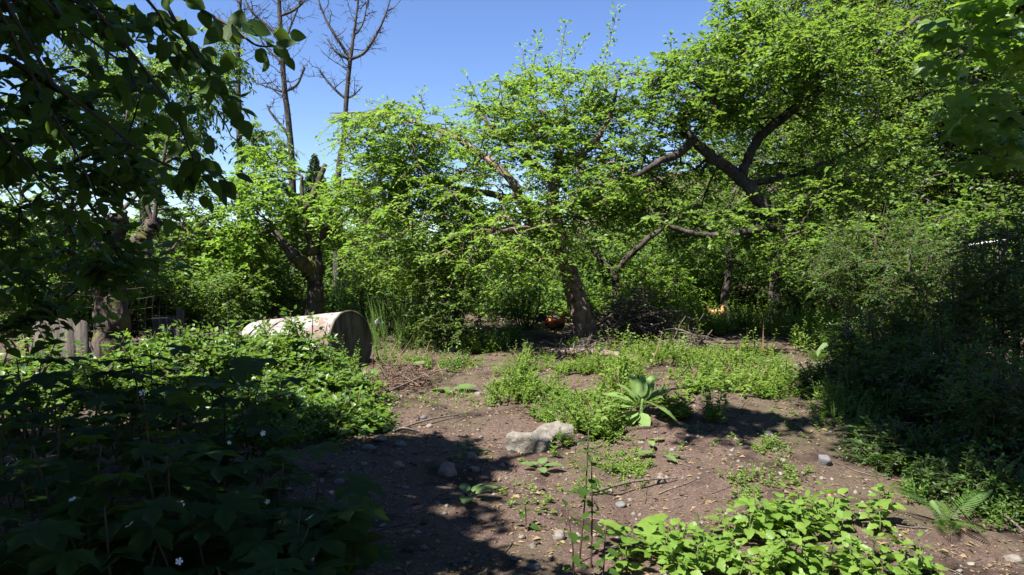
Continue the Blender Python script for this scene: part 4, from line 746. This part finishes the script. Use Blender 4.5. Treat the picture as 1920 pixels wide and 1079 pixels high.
for k, (a, c, lb) in enumerate([((738, 815, .02), (860, 788, .03), 'long thin pale stick lying on sunlit soil'), ((718, 812, .02), (790, 814, .02), 'short straight stick lying beside the flat stones'), ((690, 760, .05), (860, 700, .12), 'thin bent stick leaning out of the vine heap'), ((1225, 625, .25), (1330, 575, .35), 'long dead branch poking out of the brush heap'), ((1190, 660, .1), (1330, 690, .05), 'dead branch lying along the edge of the weeds'), ((1060, 668, .02), (1090, 615, .55), 'dark broken branch propped against the plum trunk'), ((1105, 930, .02), (1270, 905, .02), 'thin stick on sunlit soil above the herb patch'), ((1840, 960, .05), (1919, 1020, .05), 'long thin dead stem on soil beside the ferns'), ((1745, 840, .1), (1790, 805, .25), 'pale broken stick leaning beside a fern')]):
    p0, p1 = gp(*a), gp(*c); log('dead_stick', lb, [p0, (p0 + p1) / 2 + [0, .03, .02], p1], [.012 if k != 5 else .03, .010, .006], M_stick, 5 + k, 'stick', 6)

# ------------------------------------------------------------------ fences
def box_geo(c, x, y, z, sx, sy, sz, rg=None, j=0.):
    V = []
    for a in (-1, 1):
        for b_ in (-1, 1):
            for d in (-1, 1): V.append(c + x * a * sx / 2 + y * b_ * sy / 2 + z * d * sz / 2 + (rg.normal(size=3) * j if rg is not None else 0))
    return np.array(V), np.array([(0, 1, 3), (0, 3, 2), (4, 6, 7), (4, 7, 5), (0, 4, 5), (0, 5, 1), (2, 3, 7), (2, 7, 6), (0, 2, 6), (0, 6, 4), (1, 5, 7), (1, 7, 3)])
def wire_fence(name, label, a, b_, h, posts, seed, sag=.1, cell=.1, rail=None):
    rg = np.random.default_rng(seed); a = np.array(a, float); b_ = np.array(b_, float); L = np.linalg.norm(b_ - a); base = a.copy(); base[2] = float(ground(a[0], a[1])); root = empty(name, base, label, 'fence'); tw = []; K = 14
    nv = int(L / cell); s = np.linspace(0, 1, K)
    bend = lambda f, z: np.array([0, -.25, 0]) * max(z - .8, 0) + np.array([.3, 0, 0]) * max(z - .75, 0)
    def pt(f, z): q = a + (b_ - a) * f; g_ = float(ground(q[0], q[1])); zz = z * h; return np.array([q[0], q[1] + .05 * math.sin(f * 9 + z * 2), g_ + zz - sag * math.sin(f * 7) ** 2 * z]) + bend(f, z) * h
    for k in range(nv + 1): tw.append([pt(k / nv, z) for z in s])
    for k in range(9): tw.append([pt(f, k / 8) for f in s])
    v, t = tubes(np.array(tw), np.full((len(tw), K), .0022), 3); tag(obj('wire_mesh', mesh('wire_mesh', v - base, t, M_wire), root), kind='stuff')
    for f, ph, pw in posts:
        q = pt(f, 0); g2 = path([q - [0, 0, .1], q + [.01, 0, ph * .5], q + [.02, 0, ph]], 8); v, t = tubes(g2[None], np.full((1, 8), pw), 8, .06, seed); obj('post', mesh('post', v - base, t, M_wood, True), root)
    if rail is not None:
        v, t = tubes(path(rail, 8)[None], np.full((1, 8), .022), 8); obj('rail', mesh('rail', v - base, t, plain('white_rail_paint', (.55, .55, .54), (.42, .41, .40), 8, .5, .1), True), root)
a = P(-60, 560, 8.9); c = P(340, 560, 10.3)
wire_fence('wire_fence', 'sagging wire mesh fence with bent over top wires', a, c, 1.35, [(.02, 1.1, .05), (.98, .95, .06)], 1)
a = P(1780, 520, 9.6); c = P(1960, 520, 8.8)
wire_fence('wire_fence', 'wire mesh fence with white rail behind the dark shrubs', a, c, 2.0, [(.12, 1.75, .035), (.5, 1.8, .03)], 2, .03, .08, [P(1800, 462, 9.5), P(1850, 456, 9.3), P(1905, 450, 9.0)])
def board():
    rg = np.random.default_rng(4); c = P(115, 640, 8.3); c[2] = float(ground(c[0], c[1])); root = empty('fence_board', c, 'wide weathered grey wooden boards standing upright in the brambles', 'fence board')
    for k, (dx, w, h) in enumerate(((-.23, .14, 1.06), (-.08, .165, 1.09), (.095, .19, 1.10), (.26, .145, 1.07))):
        x = nrm(np.array([1, .05 * (k - 1.5), 0])); v, t = box_geo(c + np.array([dx, .012 * (k % 2), h / 2 - .06]), x, np.array([-x[1], x[0], 0]), nrm(np.array([-.06, 0, 1])), w, .05, h, rg, .007); obj('plank', mesh('plank', v - c, t, M_wood), root)
    for px, lb, h in ((310, 'dark upright board standing in shade behind the brambles', .95), (385, 'low dark board at the vine tangle beside the tank', .6)):
        c = P(px, 620, 10.6); c[2] = float(ground(c[0], c[1])); v, t = box_geo(np.array([0, 0, h / 2 - .05]), np.array([1, 0, 0.]), np.array([0, 1., 0]), np.array([.03, 0, 1]), .36, .06, h, rg, .012); tag(obj('fence_board', mesh('fence_board', v, t, M_wood), None, tuple(c)), lb, 'fence board')
board()

# ------------------------------------------------------------------ pale tub in the grass behind the tank
def tub():
    c = P(708, 606, 12.6); mt = plain('pale_plastic', (.13, .145, .17), (.10, .11, .13), 6, .4, .05); root = empty('plastic_tub', c - [0, 0, .12], 'small pale bluish tub caught in tall weeds behind the tank', 'tub'); b0 = c - [0, 0, .12]
    ax = nrm(np.array([.75, -.5, .4])); u = nrm(np.cross(ax, [0, 0, 1.])); w = np.cross(u, ax); a = np.arange(20) * 2 * math.pi / 20
    def lathe(prof, nm):
        V = np.array([[c + ax * s + r * (math.cos(q) * u + math.sin(q) * w) for q in a] for s, r in prof]).reshape(-1, 3); T = []
        for k in range(len(prof) - 1):
            for j in range(20): A = k * 20 + j; B = k * 20 + (j + 1) % 20; T += [(A, B, B + 20), (A, B + 20, A + 20)]
        obj(nm, mesh(nm, V - b0, T, mt, True), root)
    lathe([(-.08, .001), (-.08, .055), (.08, .07), (.078, .066), (-.07, .05), (-.07, .001)], 'body'); lathe([(.065, .071), (.065, .077), (.082, .077), (.082, .067)], 'rim')
tub()

# ------------------------------------------------------------------ chickens
def fowl(name, label, px, py, face, cols, scale, rooster, yaw=0.):
    p = G(px, py); root = empty(name, p, label, 'chicken'); cy_, sy_ = math.cos(yaw), math.sin(yaw); rg = np.random.default_rng(9)
    def tf(V):
        V = np.asarray(V, float).reshape(-1, 3) * scale; V[:, 0] *= face; x = V[:, 0] * cy_ - V[:, 1] * sy_; y = V[:, 0] * sy_ + V[:, 1] * cy_; return np.stack([x, y, V[:, 2]], 1)
    def part(nm, V, T, mat, par=root): return obj(nm, mesh(nm, tf(V), T, mat, True), par)
    # spine from tail root through the body and neck to the head: x, z, half width, half height
    sp2 = [(-.20, .33, .02, .03), (-.17, .315, .06, .07), (-.10, .275, .095, .10), (-.02, .25, .115, .125), (.06, .25, .112, .125), (.12, .275, .09, .105), (.155, .32, .065, .08), (.175, .37, .045, .055), (.185, .415, .036, .042), (.20, .445, .036, .038), (.222, .45, .028, .028), (.24, .447, .010, .012)]
    q = path([(x, 0, z) for x, z, *_ in sp2], 40); f = np.linspace(0, 1, 40); g_ = np.linspace(0, 1, len(sp2)); rw = np.interp(f, g_, [s[2] for s in sp2]); rh = np.interp(f, g_, [s[3] for s in sp2])
    t = nrm(np.gradient(q, axis=0)); up = np.stack([-t[:, 2], 0 * t[:, 0], t[:, 0]], 1); S_ = 16; a = np.arange(S_) * 2 * math.pi / S_
    V = q[:, None, :] + np.cos(a)[None, :, None] * np.array([0, 1., 0]) * rw[:, None, None] + np.sin(a)[None, :, None] * up[:, None, :] * rh[:, None, None]; V = V + rg.normal(size=V.shape) * .003
    T = []
    for k in range(39):
        for j in range(S_): A = k * S_ + j; B = k * S_ + (j + 1) % S_; T += [(A, B, B + S_), (A, B + S_, A + S_)]
    m, nt, b, out = nodes(name + '_plumage'); tc = nt.nodes.new('ShaderNodeTexCoord'); sx = nt.nodes.new('ShaderNodeSeparateXYZ'); nt.links.new(tc.outputs['Generated'], sx.inputs[0])
    nz = noise(nt, 28, 4); c = mixc(nt, ramp(nt, nz, .3, .7), cols[0], cols[1])
    add = nt.nodes.new('ShaderNodeMath'); add.operation = 'MULTIPLY_ADD'; nt.links.new(nz, add.inputs[0]); add.inputs[1].default_value = .25; nt.links.new(sx.outputs['Z'], add.inputs[2])
    c = mixc(nt, ramp(nt, add.outputs[0], .62, .48), c, cols[2]); nt.links.new(c, b.inputs['Base Color']); b.inputs['Roughness'].default_value = .55
    part('body', V, T, m)
    mt = plain(name + '_tail', cols[3], tuple(x * 1.5 for x in cols[3]), 20, .4, .2); mr = plain(name + '_comb', (.42, .03, .02), (.30, .02, .02), 20, .5, .1); my = plain(name + '_leg', (.42, .28, .06), (.30, .2, .05), 20, .6, .1)
    for k in range(9 if rooster else 7):      # tail feathers
        l = (.30 if rooster else .15) * (1 - .05 * k); e = 1.25 - .14 * k; yy = (k % 3 - 1) * .022; s = np.linspace(0, 1, 8); cv = (.30 if rooster else .05)
        c = np.stack([-.17 - l * np.cos(e) * s - cv * l * s ** 2, yy * (1 + s), .33 + l * np.sin(e) * s - cv * 1.5 * l * s ** 2.4], 1); wdt = .024 * np.sin(np.pi * (.12 + .85 * s)) ** .6
        Vt = np.stack([c + np.array([0, .004, 0]) + np.stack([np.sin(e) * wdt, 0 * wdt, np.cos(e) * wdt], 1), c - np.stack([np.sin(e) * wdt, 0 * wdt, np.cos(e) * wdt], 1)], 1).reshape(-1, 3); Tt = []
        for j in range(7): Tt += [(2 * j, 2 * j + 1, 2 * j + 3), (2 * j, 2 * j + 3, 2 * j + 2)]
        part('tail_feather', Vt, Tt, mt)
    for sgn in (1, -1):
        n = 12; aa = np.linspace(0, 2 * math.pi, n, endpoint=False); Vw = [(-.03, sgn * .128, .265)] + [(-.03 + .12 * math.cos(x) - .02 * (math.cos(x) < 0), sgn * (.112 - .012 * abs(math.cos(x))), .265 + .06 * math.sin(x) - .03 * (math.cos(x) < -.3)) for x in aa]
        part('wing', Vw, [(0, 1 + j, 1 + (j + 1) % n) for j in range(n)], m if not rooster else plain('rooster_wing', (.30, .07, .015), (.05, .03, .03), 25, .5, .2))
        v, t_ = tubes(path([(.0, sgn * .05, .17), (.015, sgn * .05, .10), (.0, sgn * .05, .05), (.0, sgn * .05, .005)], 8)[None], np.linspace(.028, .007, 8)[None], 7); leg = part('leg', v, t_, my)
        for az in (-.5, 0, .5, 3.14): v, t_ = tubes(np.array([[(0, sgn * .05, .012), (.025 * math.cos(az), sgn * .05 + .025 * math.sin(az), .012), (.055 * math.cos(az), sgn * .05 + .055 * math.sin(az), .004)]]), np.array([[.007, .006, .003]]), 5); part('toe', v, t_, my, leg)
        v, t_ = tubes(np.array([[(.222, sgn * .024, .458), (.222, sgn * .032, .458)]]), np.array([[.006, .004]]), 8); part('eye', v, t_, plain('eye', (.01, .008, .006), (.02, .01, .01), 5, .2, 0.))
        v, t_ = tubes(path([(.228, sgn * .012, .432), (.23, sgn * .014, .41), (.227, sgn * .014, .395 if rooster else .415)], 5)[None], np.array([[.008, .012, .014, .012, .004]]), 6); part('wattle', v, t_, mr)
    v, t_ = tubes(np.array([[(.236, 0, .447), (.255, 0, .445), (.272, 0, .436)]]), np.array([[.011, .008, .001]]), 7); part('beak', v, t_, my)
    hh = .045 if rooster else .02; xs = np.linspace(.175, .238, 11); zt = .478 + hh * np.where(np.arange(11) % 2, 1, .45) * np.sin(np.linspace(.5, 2.9, 11)); zb = np.full(11, .465); Vc = []; Tc = []
    for j in range(11):
        Vc += [(xs[j], -.006, zb[j]), (xs[j], .006, zb[j]), (xs[j], 0, zt[j])]
        if j: A = 3 * (j - 1); B = 3 * j; Tc += [(A, B, B + 2), (A, B + 2, A + 2), (A + 1, A + 2, B + 2), (A + 1, B + 2, B + 1)]
    part('comb', Vc, Tc, mr)
fowl('rooster', 'black and fiery orange rooster standing in shade beside the plum trunk', 1040, 632, 1, ((.50, .13, .02), (.36, .07, .012), (.02, .014, .012), (.012, .014, .014)), .95, True, .25)
fowl('hen', 'tan buff hen standing behind the nettle bed', 1342, 606, 1, ((.44, .24, .10), (.34, .16, .06), (.42, .24, .11), (.30, .13, .05)), .8, False, -.3)
